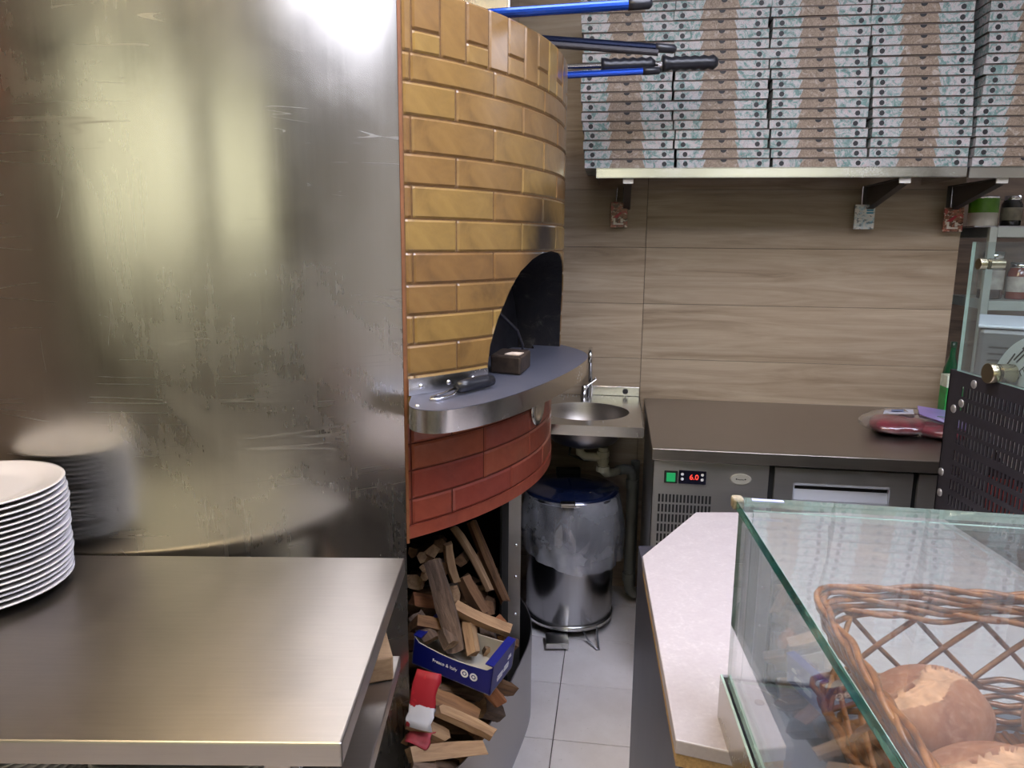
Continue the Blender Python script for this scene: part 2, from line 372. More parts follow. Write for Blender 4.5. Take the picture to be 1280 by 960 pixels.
wf = MB(); x0, x1, x2, x3, zb, zt = -2.35, .3, .7, 2.4, 1.35, 2.70
wf.box(-2.6, 3.4, -3.2, -3.1, 0, zb).box(-2.6, 3.4, -3.2, -3.1, zt, CEIL).box(-2.6, x0, -3.2, -3.1, zb, zt).box(x1, x2, -3.2, -3.1, zb, zt).box(x3, 3.4, -3.2, -3.1, zb, zt)
tag(wobj(wf, 'wall_front', plain('olive_plaster', c(128, 118, 98), .7, var=.06, vscale=3)), 'shop front wall behind the viewer', kind='structure')
for i, (a, b) in enumerate(((x0, x1), (x2, x3))):
    f = MB()
    for q in (a, b-.05, (a+b)/2-.025): f.box(q, q+.05, -3.18, -3.12, zb, zt)
    f.box(a, b, -3.18, -3.12, zb, zb+.05).box(a, b, -3.18, -3.12, zt-.05, zt)
    fo = tag(wobj(f, 'window_%d' % (i+1), M['black_metal']), 'dark framed shop window', kind='structure')
    MB().box(a, b, -3.152, -3.148, zb, zt).build('pane', M['glass'], fo)
    p = area('window_portal', W((a+b)/2, -3.16, (zb+zt)/2), (R_(90), 0, WR+math.pi), b-a, zt-zb, 1, (1, 1, 1))
    p.data.cycles.is_portal = True
for i, (s, n, pw, lc) in enumerate(LAMPS):
    nm = ['above the display counter', 'near the alcove', 'over the service area', 'near the shop window', 'over the oven side'][i]
    t = thing('ceiling_light', 'long flush ceiling light ' + nm, 'light', W(s, n, CEIL), WR, 'ceiling lights')
    MB().box(-LAMP_X/2-.02, LAMP_X/2+.02, -LAMP_Y/2-.02, LAMP_Y/2+.02, -.03, 0).build('frame', M['white'], t, bevel=.004)
    MB().box(-LAMP_X/2, LAMP_X/2, -LAMP_Y/2, LAMP_Y/2, -.034, -.0305).build('diffuser', emis('lamp_diffuser', (*lc, 1), pw / (math.pi * LAMP_X * LAMP_Y)), t)
tag(wobj(MB().box(-2.499, -2.485, -.35, .25, 2.05, 2.45), 'wall_sign', plain('red_board', c(214, 40, 26), .5)), 'plain red board on the left wall', 'sign')
# extractor duct above the oven
t = thing('extractor_duct', 'pale steel extractor duct rising behind the oven top', 'duct', W(-.85, 2.98, 2.12), WR)
MB().box(-.43, .43, -.13, .13, 0, .655).build('duct', M['steel_b'], t, bevel=.004)
MB().box(-.44, .44, -.14, .14, .10, .125).build('flange', M['steel_b'], t)
# ================================================================== OVEN
CX, CY, CR = -.83, 2.39, .985
oven = thing('pizza_oven', 'round wood-fired pizza oven with mustard glazed bricks and steel cladding', 'oven', (CX, CY, 0))
ARCH = [(1.150, 51.0), (1.194, 51.4), (1.256, 52.1), (1.315, 53.7), (1.385, 56.7), (1.428, 59.5), (1.458, 63.3), (1.470, 66.2), (1.4765, 71.5)]
AX = 71.5
def arch_l(z):
    if z <= ARCH[0][0]: return ARCH[0][1]
    for (z0, a0), (z1, a1) in zip(ARCH, ARCH[1:]):
        if z <= z1: return a0 + (a1-a0)*(z-z0)/(z1-z0)
    return AX
def arch_r(z): return 2*AX - arch_l(z)
TOP = 2.008
def tile_obj(name, a0, a1, z0, z1, R, d, mat, parent, fl=None, fr=None, cache={}):
    """one curved brick; fl / fr optionally bound the brick's left / right edge per height"""
    am = (a0+a1)/2; g = .10; e = .0045; ea = math.degrees(e/R); z0 += .0016; z1 -= .0016
    clipped = fl is not None or fr is not None
    key = (round(a1-a0, 2), round(z1-z0, 4), R, mat.name)
    if clipped or key not in cache:
        nz = 8 if clipped else 1
        zz = [z0, z0+e] + [z0+e+(z1-z0-2*e)*k/nz for k in range(1, nz)] + [z1-e, z1]
        V = []; nseg = max(1, int((a1-a0)/3.2))
        for k, z in enumerate(zz):
            L = a0+g; Rr = a1-g
            if fl: L = max(L, fl(z)+.05)
            if fr: Rr = min(Rr, fr(z)-.05)
            if Rr - L < 2.2*ea: Rr = L + 2.2*ea if fl else Rr; L = Rr - 2.2*ea
            us = [L, L+ea] + [L+ea+(Rr-L-2*ea)*q/nseg for q in range(1, nseg)] + [Rr-ea, Rr]
            for i, a in enumerate(us):
                edge = k in (0, len(zz)-1) or i in (0, len(us)-1)
                r = R + (0 if edge else d); aa = R_(a-am); V.append((r*math.sin(aa), -r*math.cos(aa), z-(0 if clipped else (z0+z1)/2)))
        n = nseg+3; F = [(k*n+i, k*n+i+1, (k+1)*n+i+1, (k+1)*n+i) for k in range(len(zz)-1) for i in range(n-1)]
        me = MB().add(V, F).mesh(name, mat, True); me.set_sharp_from_angle(angle=R_(22))
        if not clipped: cache[key] = me
    else: me = cache[key]
    return put(name, me, parent, (0, 0, 0 if clipped else (z0+z1)/2), (0, 0, R_(am)))
# grout body with the arched mouth left open
core = MB(); a_end = 112.0
zc = [1.10, 1.150, 1.194, 1.225, 1.256, 1.29, 1.315, 1.35, 1.385, 1.41, 1.428, 1.445, 1.460, 1.470, 1.4765]
def strip(fa, fb, zlist, R, seg, mb):
    V = []
    for z in zlist:
        for i in range(seg+1):
            a = R_(fa(z)+(fb(z)-fa(z))*i/seg); V.append((R*math.sin(a), -R*math.cos(a), z))
    n = seg+1; mb.add(V, [(k*n+i, k*n+i+1, (k+1)*n+i+1, (k+1)*n+i) for k in range(len(zlist)-1) for i in range(seg)])
strip(lambda z: 37.3, arch_l, zc, CR-.0005, 12, core); strip(arch_r, lambda z: a_end, zc, CR-.0005, 12, core)
strip(lambda z: 37.3, lambda z: a_end, [1.4765, TOP-.003], CR-.0005, 36, core)
strip(lambda z: a_end, lambda z: 37.3, [1.72, TOP-.003], CR-.09, 36, core)
V = []; n = 37
for r in (CR-.0005, CR-.09):
    for i in range(n): a = R_(37.3+(a_end-37.3)*i/36); V.append((r*math.sin(a), -r*math.cos(a), TOP-.003))
core.add(V, [(i, i+1, n+i+1, n+i) for i in range(36)])
fac = core.build('facade', M['grout'], oven, smooth=True)
MB().arc(36.98, 37.4, .82, TOP, CR-.05, CR+.001, 1).build('edge_trim', plain('terracotta_edge', c(132, 84, 52), .6, var=.2), oven)
rows = [1.142, 1.209, 1.276, 1.341, 1.408, 1.4765, 1.547, 1.616, 1.681, 1.756, 1.823, 1.880]
for k in range(len(rows)-1):
    z0, z1 = rows[k], rows[k+1]; js = [45.5+14*q for q in range(-1, 6)] if k % 2 else [38.6+14*q for q in range(-1, 6)]
    for a0, a1 in zip(js, js[1:]):
        a0 = max(a0, 37.5); a1 = min(a1, a_end-.2)
        if a1 - a0 < .6: continue
        if k < 5:
            if a0 < arch_l(z1)-.3:
                if a1 <= arch_l(z0): tile_obj('brick', a0, a1, z0, z1, CR, .0035, M['yellow'], fac)
                else: tile_obj('brick', a0, a1, z0, z1, CR, .0035, M['yellow'], fac, fr=arch_l)
            if a1 > arch_r(z1)+.3:
                if a0 >= arch_r(z0): tile_obj('brick', a0, a1, z0, z1, CR, .0035, M['yellow'], fac)
                else: tile_obj('brick', a0, a1, z0, z1, CR, .0035, M['yellow'], fac, fl=arch_r)
        else: tile_obj('brick', a0, a1, z0, z1, CR, .0035, M['yellow'], fac)
a = 38.9; i = 0
tile_obj('brick', 37.5, 38.9, 1.880, TOP, CR, .0035, M['yellow'], fac)
while a < a_end-4.5:
    if i % 2 == 0:
        tile_obj('brick', a, a+4.2, 1.880, 1.924, CR, .0035, M['yellow'], fac); tile_obj('brick', a, a+4.2, 1.924, TOP, CR, .0035, M['yellow'], fac)
    else: tile_obj('brick', a, a+4.2, 1.880, TOP, CR, .0035, M['yellow'], fac)
    a += 4.2; i += 1
# mouth: tunnel running towards the oven's centre
ddir = Vector((-math.sin(R_(AX)), math.cos(R_(AX)), 0))
outl = [(arch_l(z), z) for z in zc[1:]] + [(arch_r(z), z) for z in reversed(zc[1:-1])]
tun = MB(); V = []; K = [0, .04, .12, .22, .34, .46]
for q in K:
    for (an, z) in outl:
        p = Vector((CR*math.sin(R_(an)), -CR*math.cos(R_(an)), z)); V.append(p + ddir*q)
n = len(outl); F = [(k*n+i, k*n+i+1, (k+1)*n+i+1, (k+1)*n+i) for k in range(len(K)-1) for i in range(n-1)]
F += [(k*n, (k+1)*n, (k+1)*n+n-1, k*n+n-1) for k in range(1, len(K)-1)]
F.append(tuple(range((len(K)-1)*n, len(K)*n))); tun.add(V, F)
tun.build('mouth', M['soot'], oven, ang=50)
# steel door standing inside the mouth with a bent wire handle
door = MB(); sc_ = .93; dl = []
for (an, z) in outl:
    p = Vector((CR*math.sin(R_(an)), -CR*math.cos(R_(an)), z)); dl.append(p)
mid = Vector((CR*math.sin(R_(AX)), -CR*math.cos(R_(AX)), 0)); side = Vector((math.cos(R_(AX)), math.sin(R_(AX)), 0))
prof = [((p-mid).dot(side)*.96, 1.152+(p.z-1.152)*.97) for p in dl]
V = [mid + ddir*.20 + side*x + Vector((0,0,z)) for x, z in prof] + [mid + ddir*.225 + side*x + Vector((0,0,z)) for x, z in prof]
n = len(prof); door.add(V, [tuple(range(n)), tuple(range(n, 2*n))[::-1]] + [(i, n+i, n+(i+1) % n, (i+1) % n) for i in range(n)])
dobj = door.build('oven_door', plain('dark_steel_door', (.045, .045, .055, 1), .38, .6, var=.4, vscale=18), oven)
hp = [mid + ddir*.19 + side*x + Vector((0,0,z)) + ddir*y for x, z, y in ((-.10,1.36,0), (-.04,1.31,-.05), (.03,1.25,-.085), (.07,1.20,-.09), (.072,1.165,-.085))]
MB().tube(hp, .004, 6).build('handle', M['black_metal'], dobj, smooth=True)
# mouth sill / ledge
lo = [(-.217,1.535),(-.214,1.510),(-.205,1.488),(-.190,1.473),(-.168,1.463),(-.145,1.465),(-.118,1.480),(-.067,1.529),(-.012,1.604),(.037,1.689),(.095,1.808),(.147,1.932),(.182,2.030),(.206,2.109),(.224,2.180),(.230,2.250),(.222,2.320),(.195,2.40),(.135,2.52)]
inn = [(CX+.90*math.sin(R_(q)), CY-.90*math.cos(R_(q))) for q in range(96, 36, -6)]
def smooth_path(p, it=2):
    for _ in range(it):
        q = [p[0]]
        for a, b in zip(p, p[1:]):
            q += [tuple(a[i]*.75+b[i]*.25 for i in range(len(a))), tuple(a[i]*.25+b[i]*.75 for i in range(len(a)))]
        q.append(p[-1]); p = q
    return p
poly = [(x-CX, y-CY) for x, y in smooth_path(lo) + inn]
led = MB().prism(poly, 1.116, 1.1635).build('ledge', M['steel_b'], oven, ang=35)
MB().prism(poly, 1.1637, 1.1650).build('ledge_top', M['ledge'], led)
MB().arc(37.4, 51.0, 1.1655, 1.203, CR+.001, CR+.009, 10).build('splash_strip', M['steel_b'], led, smooth=False)
me = MB().lathe([(0,.004),(.004,.0035),(.006,.001),(.006,0)], 10).mesh('rivet', M['chrome'], True)
for an in (39.2, 43.6, 48.0):
    put('rivet', me, led, ((CR+.009)*math.sin(R_(an)), -(CR+.009)*math.cos(R_(an)), 1.184), (R_(90), 0, R_(an)))
put('rivet', me, led, (-.195-CX, 1.503-CY, 1.165))
MB().prism([(x-CX, y-CY) for x, y in ((-.16,1.9),(.12,1.98),(.16,2.33),(-.05,2.42))], 1.150, 1.1646).build('hearth_plate', M['ledge'], oven)
# red lower drum
a_red = 94.0
RR = .955; rb = MB(); strip(lambda z: 37.3, lambda z: a_red, [.828, 1.116], RR-.0005, 36, rb); strip(lambda z: a_red, lambda z: 37.3, [.828, 1.116], RR-.08, 36, rb)
V = []; n = 37
for r in (RR-.0005, RR-.08):
    for i in range(n): q = R_(37.3+(a_red-37.3)*i/36); V.append((r*math.sin(q), -r*math.cos(q), .828))
rb.add(V, [(n+i, n+i+1, i+1, i) for i in range(36)])
drum = rb.build('lower_drum', plain('red_joint', c(92, 34, 20), .7), oven, smooth=True)
rr = [.849, .911, .980, 1.044, 1.114]
for k in range(4):
    js = [46.0-14+14*q for q in range(6)] if k % 2 else [52.7-14+14*q for q in range(-1, 6)]
    if k == 0: js = [46.0-14+14*q for q in range(6)]
    if k == 1: js = [52.7-28+14*q for q in range(7)]
    for a0, a1 in zip(js, js[1:]):
        a0 = max(a0, 38.9); a1 = min(a1, a_red-.2)
        if a1-a0 > .8: tile_obj('brick', a0, a1, rr[k], rr[k+1], RR, .004, M['red'], drum)
    tile_obj('brick', 37.5, 38.9, rr[k], rr[k+1], RR, .004, M['red'], drum)
MB().arc(37.5, a_red, .818, .848, RR-.02, RR+.006, 40).build('bottom_band', M['red'], drum, ang=40)
MB().lathe([(0.0, 0), (.055, .0), (.058, .004), (.048, .008), (.035, .006), (.03, .004), (0, .004)], 24).build('vent_cap', M['steel_b'], drum, loc=((RR+.004)*math.sin(R_(70)), -(RR+.004)*math.cos(R_(70)), 1.045), rot=(R_(90), 0, R_(70)), smooth=True)
# steel cladding (left part of the drum), under-oven space, roof
MB().arc(-78, 36.9, 0, 2.46, .981, .986, 96).build('steel_cladding', M['clad'], oven, ang=40)
MB().arc(73, 190, 0, .826, .834, .840, 60).build('under_oven_shade_sheet', M['dark'], oven, ang=40)  # added near-black sheet, stands in for the shade under the oven
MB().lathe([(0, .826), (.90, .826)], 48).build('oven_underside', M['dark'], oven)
MB().lathe([(0, 1.985), (.5, 1.965), (.89, 1.90)], 48).build('oven_roof', plain('roof_screed', c(110, 100, 90), .9, var=.2), oven, smooth=True)
pst = MB().box(-.018, .018, -.002, .002, 0, .826).box(-.018, -.014, 0, .03, 0, .826)
pst = pst.build('support_post', M['steel_d'], oven, loc=(.012-CX, 2.075-CY, 0), rot=(0, 0, R_(-4)))
me = MB().lathe([(0,.004),(.004,.0035),(.005,.001),(.005,0)], 8).mesh('bolt', M['chrome'], True)
for z in (.40, .52, .62): put('bolt', me, pst, (.004, -.002, z), (R_(90), 0, 0))
# firewood guard: bent sheet on the floor
pl = [(-.26,1.41),(-.20,1.455),(-.116,1.545),(-.068,1.643),(-.032,1.761),(.007,1.900),(.043,2.030),(.064,2.120),(.0715,2.19),(.070,2.26),(.058,2.33),(.038,2.40),(.018,2.445)]
pl = smooth_path(pl)
g = MB(); V = []
for off in (0, .003):
    for k, (x, y) in enumerate(pl):
        j = min(k+1, len(pl)-1); i = max(k-1, 0); t = Vector((pl[j][0]-pl[i][0], pl[j][1]-pl[i][1])).normalized()
        for z in (0, .287): V.append((x - t.y*off, y + t.x*off, z))
n = len(pl)*2; F = []
for k in range(len(pl)-1):
    F += [(2*k, 2*k+2, 2*k+3, 2*k+1), (n+2*k, n+2*k+1, n+2*k+3, n+2*k+2), (2*k+1, 2*k+3, n+2*k+3, n+2*k+1)]
tag(g.add(V, F).build('firewood_guard', M['steel_d'], ang=40), 'curved sheet-steel guard around the firewood under the oven', 'guard')
# ================================================================== STEEL TABLE AND PLATES
TZ = .877
tb = thing('work_table', 'stainless steel work table with undershelf in front of the oven cladding', 'table', (-1.05, 1.117, 0))
MB().box(-.85, .839, -.281, .282, TZ-.034, TZ).build('table_top', M['steel'], tb, bevel=.003)
MB().box(-.83, .831, -.22, .245, .655, .684).build('undershelf', M['steel'], tb, bevel=.002)
for x in (-.80, .79):
    for y in (-.24, .22):
        MB().box(x-.018, x+.018, y-.018, y+.018, 0, TZ-.034).build('leg', M['steel'], tb, bevel=.003) if x < 0 else MB().box(x-.06, x-.024, y-.018, y+.018, 0, TZ-.034).build('leg', M['steel'], tb, bevel=.003)
pf = [(0,.004),(.085,.004),(.088,0),(.094,0),(.097,.004),(.115,.008),(.148,.0165),(.152,.0180),(.1535,.0195),(.152,.0208),(.146,.0200),(.118,.0125),(.105,.0085),(.09,.0075),(0,.0075)]
pme = MB().lathe(pf, 64).mesh('plate', M['white_cer'], True)
names = ['bottom','second','third','fourth','fifth','sixth','seventh','eighth','ninth','tenth','eleventh','twelfth','thirteenth','fourteenth','fifteenth','sixteenth','seventeenth','eighteenth','top']
for k in range(19):
    p = put('dinner_plate', pme, None, (-.955+random.uniform(-.003,.003), 1.243+random.uniform(-.003,.003), TZ+.0002+.0098*k), (0, 0, random.random()*6))
    lab = {'bottom': 'white ceramic plate at the bottom of the tall stack on the steel table', 'top': 'white ceramic plate on top of the tall stack on the steel table'}.get(names[k], names[k] + ' white plate from the bottom in the stack on the steel table')
    tag(p, lab, 'plate', 'white plates stacked on the table')
for q, (x, y) in enumerate(((-.80, 1.02), (-.47, 1.02))):
    for k in range(9):
        p = put('dinner_plate', pme, None, (x, y, .6842+.0098*k+.0002), (0, 0, random.random()*6))
        pos = 'at the table middle' if q else 'nearer the frame edge'
        rank = ['bottom', 'second', 'third', 'fourth', 'fifth', 'sixth', 'seventh', 'eighth', 'top'][k]
        tag(p, '%s white plate of the %s undershelf stack below the steel table' % (rank, 'right-hand' if q else 'left-hand'), 'plate', 'plates on the undershelf')
M4 = Matrix.Rotation(.3, 4, 'Z')
tag(MB().box(-.035, .03, -.05, .05, 0, .05, M=M4).build('wood_offcut', M['split'], None, (-.262, 1.315, .6845), bevel=.004), 'short pale wood offcut on the table undershelf', 'wood')
# ================================================================== THINGS ON THE LEDGE
t = thing('dough_scraper', 'black handled metal scraper on the oven ledge', 'scraper', (-.121, 1.622, 1.1655), R_(52))
hb = MB().tube([(0,0,.016),(.03,0,.017),(.09,0,.017),(.118,0,.016)], [.013,.0155,.0155,.013], 10).build('handle', M['rubber'], t, smooth=True)
MB().tube([(0,.006,.014),(-.03,.014,.006),(-.075,.012,.003),(-.085,0,.003),(-.075,-.012,.003),(-.03,-.014,.006),(0,-.006,.014)], .0028, 6).build('blade', M['chrome'], t, smooth=True)
blk = MB().prism([(-.057,1.905),(.022,1.868),(.050,2.0),(-.03,2.03)], 1.166, 1.214).build('charred_block', M['char'], None, bevel=.006)
tag(blk, 'charred wooden block lying in the oven mouth', 'block')
MB().prism([(-.02,1.900),(.016,1.884),(.030,1.93),(-.002,1.94)], 1.214, 1.2165).build('split_face', plain('raw_split_wood', c(226, 206, 186), .8, var=.2), blk)
# ================================================================== PEELS ON THE OVEN ROOF
def peel(name, p0, p1, ext, r, mat, label, tip=None, head=True):
    p0, p1 = Vector(p0), Vector(p1); d = (p1-p0).normalized(); q = p0 - d*ext
    t = thing(name, label, 'peel', q); L = [p - q for p in (q, p1)]
    MB().tube([L[0], L[1]], r, 12).build('pole', mat, t, smooth=False)
    if tip: MB().tube([L[1]-d*.005, L[1]+d*.012, L[1]+d*.045, L[1]+d*.052], [r*1.12, r*1.15, r*1.1, r*.6], 12).build('end_cap', M['rubber'], t, smooth=True)
    if head: MB().lathe([(0,0),(.11,0),(.112,.001),(.11,.002),(0,.002)], 32).build('blade', M['steel_b'], t, loc=-d*.09, rot=(0, math.asin(max(-1, min(1, -d.z))), math.atan2(d.y, d.x)))
    return t, d, L[1]
peel('pizza_peel', (-.023, 1.90, 2.034), (.272, 1.90, 2.055), .50, .012, M['blue_pole'], 'bright blue peel handle rising highest over the oven rim', True)
peel('pizza_peel', (.111, 2.15, 2.037), (.385, 2.15, 2.020), .55, .0105, M['navy_pole'], 'upper of two dark navy peel handles over the oven rim', True)
peel('pizza_peel', (.118, 2.14, 2.022), (.385, 2.135, 2.004), .80, .0085, M['black_metal'], 'thin black peel handle just under the dark navy handle', None)
t, d, e = peel('pizza_peel', (.145, 2.47, 2.038), (.632, 2.47, 2.057), .55, .0095, M['chrome'], 'steel peel handle with two black knobbly rubber grips', None)
def grip(a, b):
    P = [e - d*a + d*(a-b)*k/12 for k in range(13)]
    rr_ = [.021 if k in (0, 12) else (.0235 if k % 2 else .0185) for k in range(13)]; rr_[0] = .024; rr_[12] = .013
    MB().tube(P, rr_, 14).build('grip', M['rubber'], t, smooth=True)
grip(.362, .195); grip(.172, .0)
peel('pizza_peel', (.150, 2.44, 2.008), (.40, 2.44, 2.022), .80, .0105, M['blue_pole'], 'blue peel handle lying below the knobbly rubber grips', True)
# ================================================================== FIREWOOD
LOGS = [
((-0.202,1.800,0.693),(-0.134,1.720,0.488),0.0248,'b'),
((-0.166,1.880,0.707),(-0.141,1.860,0.602),0.0161,'s'),
((-0.161,1.980,0.708),(-0.059,1.920,0.550),0.0124,'s'),
((-0.116,2.100,0.681),(-0.013,2.020,0.466),0.0155,'d'),
((-0.135,1.950,0.573),(-0.074,1.900,0.489),0.0225,'d'),
((-0.148,1.780,0.576),(-0.001,1.780,0.506),0.0176,'s'),
((-0.254,1.800,0.585),(-0.196,1.840,0.552),0.0156,'r'),
((-0.163,1.740,0.533),(-0.142,1.700,0.508),0.0203,'b'),
((-0.112,1.800,0.537),(-0.091,1.720,0.475),0.0210,'s'),
((-0.067,1.840,0.479),(-0.046,1.760,0.451),0.0258,'b'),
((-0.035,1.920,0.469),(-0.007,1.880,0.448),0.0156,'r'),
((-0.025,1.900,0.412),(0.018,1.940,0.375),0.0178,'d'),
((-0.242,1.720,0.557),(-0.175,1.760,0.518),0.0241,'d'),
((-0.241,1.760,0.557),(-0.196,1.720,0.514),0.0225,'b'),
((-0.196,1.640,0.406),(-0.078,1.620,0.356),0.0234,'d'),
((-0.075,1.720,0.327),(-0.031,1.780,0.272),0.0246,'b'),
((-0.167,1.580,0.415),(-0.039,1.600,0.336),0.0142,'s'),
((-0.232,1.560,0.405),(-0.152,1.580,0.341),0.0187,'s'),
((-0.228,1.520,0.335),(-0.061,1.580,0.312),0.0239,'s'),
((-0.092,1.660,0.321),(-0.070,1.620,0.317),0.0179,'d'),
((-0.055,1.720,0.399),(0.007,1.780,0.338),0.0224,'d'),
((-0.161,1.780,0.452),(-0.059,1.860,0.420),0.0209,'d'),
((-0.076,1.660,0.451),(-0.021,1.680,0.363),0.0157,'r'),
((-0.183,1.680,0.402),(-0.075,1.720,0.363),0.0180,'b'),
((-0.241,1.560,0.349),(-0.195,1.600,0.300),0.0132,'d'),
((-0.177,1.520,0.317),(-0.126,1.580,0.264),0.0184,'b'),
((-0.220,1.500,0.326),(-0.166,1.500,0.312),0.0164,'b'),
((-0.235,1.860,0.675),(-0.272,2.200,0.540),0.0160,'s'),
((-0.211,1.880,0.680),(-0.250,2.250,0.529),0.0215,'s'),
((-0.233,1.860,0.640),(-0.270,2.200,0.499),0.0150,'s'),
((-0.229,1.860,0.618),(-0.266,2.200,0.470),0.0129,'s'),
((-0.256,1.840,0.611),(-0.296,2.200,0.453),0.0233,'s'),
((-0.196,1.920,0.681),(-0.229,2.300,0.536),0.0197,'d'),
((-0.263,1.880,0.679),(-0.300,2.200,0.556),0.0172,'d'),
((-0.186,1.900,0.620),(-0.210,2.200,0.497),0.0197,'b'),
((-0.160,1.900,0.550),(-0.181,2.250,0.392),0.0242,'b'),
((-0.110,2.000,0.518),(-0.116,2.300,0.390),0.0208,'d'),
((-0.064,2.000,0.456),(-0.063,2.300,0.322),0.0232,'d'),
((-0.253,1.850,0.528),(-0.290,2.200,0.360),0.0236,'b'),
((-0.092,2.100,0.559),(-0.088,2.400,0.443),0.0217,'d'),
((-0.148,2.050,0.581),(-0.160,2.400,0.442),0.0212,'d'),
((-0.054,2.150,0.471),(-0.045,2.450,0.349),0.0223,'d'),
]
KIND = {'s': ('split', 'pale split firewood log'), 'b': ('bark', 'grey barked firewood log'), 'r': ('redwood', 'reddish split firewood piece'), 'd': ('brownwood', 'dark brown firewood log')}
def log_mesh(a, b, r, k, seed):
    rnd = random.Random(seed); L = (b-a).length; mb = MB(); ns = 6; npt = rnd.choice((4, 5, 6)) if k != 'b' else 8
    ang = sorted([2*math.pi*(i+rnd.uniform(-.25, .25))/npt for i in range(npt)]); rad = [r*rnd.uniform(.8, 1.25) for _ in range(npt)]
    bend = rnd.uniform(-.06, .06)*L; V = []
    for j in range(ns+1):
        u = j/ns; off = bend*4*u*(1-u)
        for q in range(npt):
            rr = rad[q]*(1+rnd.uniform(-.07, .07))*(1 - .08*abs(2*u-1)); V.append((u*L + (rnd.uniform(-.006, .006) if j in (0, ns) else 0), rr*math.cos(ang[q])+off, rr*math.sin(ang[q])))
    F = []; mi = []
    nb = npt//2
    for j in range(ns):
        for q in range(npt):
            F.append((j*npt+q, j*npt+(q+1) % npt, (j+1)*npt+(q+1) % npt, (j+1)*npt+q)); mi.append(1 if (k == 'b' or q < nb-1) else 0)
    F += [tuple(range(npt))[::-1], tuple(range(ns*npt, (ns+1)*npt))]; mi += [0, 0]
    mb.v = V; mb.f = F; mb.m = mi; return mb
WHERE = ['leaning large against the pile centre','standing short beside the big barked log','long and thin leaning under the oven','leaning furthest back to the right','standing in the middle of the pile','lying flat across the pile above the blue carton','half hidden behind the table edge','standing stubby left above the carton','upright just behind the blue carton','upright with torn bark right of the pale one','by the sheet guard at pile right','lowest behind the sheet guard rim','lying left behind the blue carton','propped behind the carton left corner','thick and lying just below the blue carton','wedged against the guard below the carton','thin and slanting below the thick brown log','broad and slanting beside the red white bag','broad and lying at the front bottom of the pile','short between the two slanting logs','under the carton right corner','lying behind the carton rim','under the carton against the guard','under the carton middle','at the front left corner','frontmost at the frame bottom','frontmost beside the table leg']
ENDS = ['small triangular cut end','large pale cut end','middle small cut end','lowest small cut end','square cut end by the table','round cut end under the oven rim','dark cut end by the cladding','barked end behind the big leaning log','barked end above the flat log','dark end behind the thin leaning log','dark end near the guard','barked end low by the table','dark end far back right','dark end far back middle','dark end furthest right']
for i, (a, b, r, k) in enumerate(LOGS):
    a, b = Vector(a), Vector(b); d = b-a
    mb = log_mesh(a, b, r*1.04, k, i+3)
    o = mb.build('firewood_log', [M['split'] if k == 'b' else M[KIND[k][0]], M['bark'] if k in 'b' else M[KIND[k][0]]], None, a, d.to_track_quat('X', 'Z').to_euler(), ang=35)
    tag(o, (KIND[k][1] + ' ' + WHERE[i]) if i < len(WHERE) else KIND[k][1] + ' showing its ' + ENDS[i-len(WHERE)], 'firewood', 'firewood under the oven')
# filler logs lying deep in the pile
rnd = random.Random(5)
FILL = []
for lay in range(6):
    for q in range(5):
        y = 1.66 + .115*q + rnd.uniform(-.02, .02) + .02*lay; z = .035 + .066*lay
        if lay >= 4 and q < 1: continue
        if lay >= 3 and q < 1: continue
        FILL.append(((-.40+rnd.uniform(-.03, .03), y+rnd.uniform(-.03, .03), z), (min(-.055, -.06+.03*(y-1.6)/.1 - .012*lay)+rnd.uniform(-.02, .0), y+rnd.uniform(-.03, .03), z+rnd.uniform(-.015, .015)), .036, rnd.choice('bdsd')))
for i, (a, b, r, k) in enumerate(FILL):
    a, b = Vector(a), Vector(b)
    o = log_mesh(a, b, r, k, 100+i).build('firewood_log', [M['split'] if k == 'b' else M[KIND[k][0]], M['bark'] if k in 'b' else M[KIND[k][0]]], None, a, (b-a).to_track_quat('X', 'Z').to_euler(), ang=35)
    tag(o, 'firewood log buried deep inside the pile under the oven', 'firewood', 'buried firewood')
# ------------------------------------------------------------------ carton tray and paper
WT = plain('white_print', c(232, 232, 236), .6)
ct = thing('carton_tray', 'open blue cardboard produce tray lying on the firewood', 'carton', (-.047, 1.615, .428), R_(-14))
ct.rotation_euler = Euler((R_(2), R_(8), R_(-24)))
T = .003
def panel(name, x0, x1, y0, y1, z0, z1, outer, parent=ct):   # printed outside, grey board inside
    return MB().box(x0, x1, y0, y1, z0, z1).build(name, outer, parent)
panel('base', -.22, 0, 0, .13, 0, T, M['card_in'])
# long front wall, scalloped top
mb = MB(); n = 14; V = []
for k in range(n+1):
    u = k/n; x = -.22 + .22*u; h = .080 if u > .93 or u < .07 else .066 - .008*math.sin(math.pi*min(1, max(0, (u-.07)/.86)))
    V += [(x, 0, 0), (x, 0, h), (x, T, 0), (x, T, h)]
F = []; mi = []
for k in range(n):
    q = 4*k; F += [(q, q+4, q+5, q+1), (q+2, q+3, q+7, q+6), (q+1, q+5, q+7, q+3), (q, q+2, q+6, q+4)]; mi += [0, 1, 1, 0]
F += [(0, 1, 3, 2), (4*n, 4*n+2, 4*n+3, 4*n+1)]; mi += [0, 0]
mb.v = V; mb.f = F; mb.m = mi; fwall = mb.build('front_wall', [M['blue_card'], M['card_in']], ct)
mb2 = MB(); mb2.v = [(x, y+.127, z) for x, y, z in V]; mb2.f = F; mb2.m = [{0: 1, 1: 0}[q] if False else 1 for q in mi]
mb2.build('rear_wall', [M['blue_card'], M['card_in']], ct)
ew = MB().box(-T, 0, 0, .13, 0, .080).box(-.022, 0, .0, .13, .080, .083).build('end_wall', M['blue_card'], ct)
MB().box(-.22, -.22+T, 0, .13, 0, .080).build('end_wall', M['card_in'], ct)
MB().box(-.222, -.20, 0, .13, .080, .083).build('flap', M['blue_card'], ct)
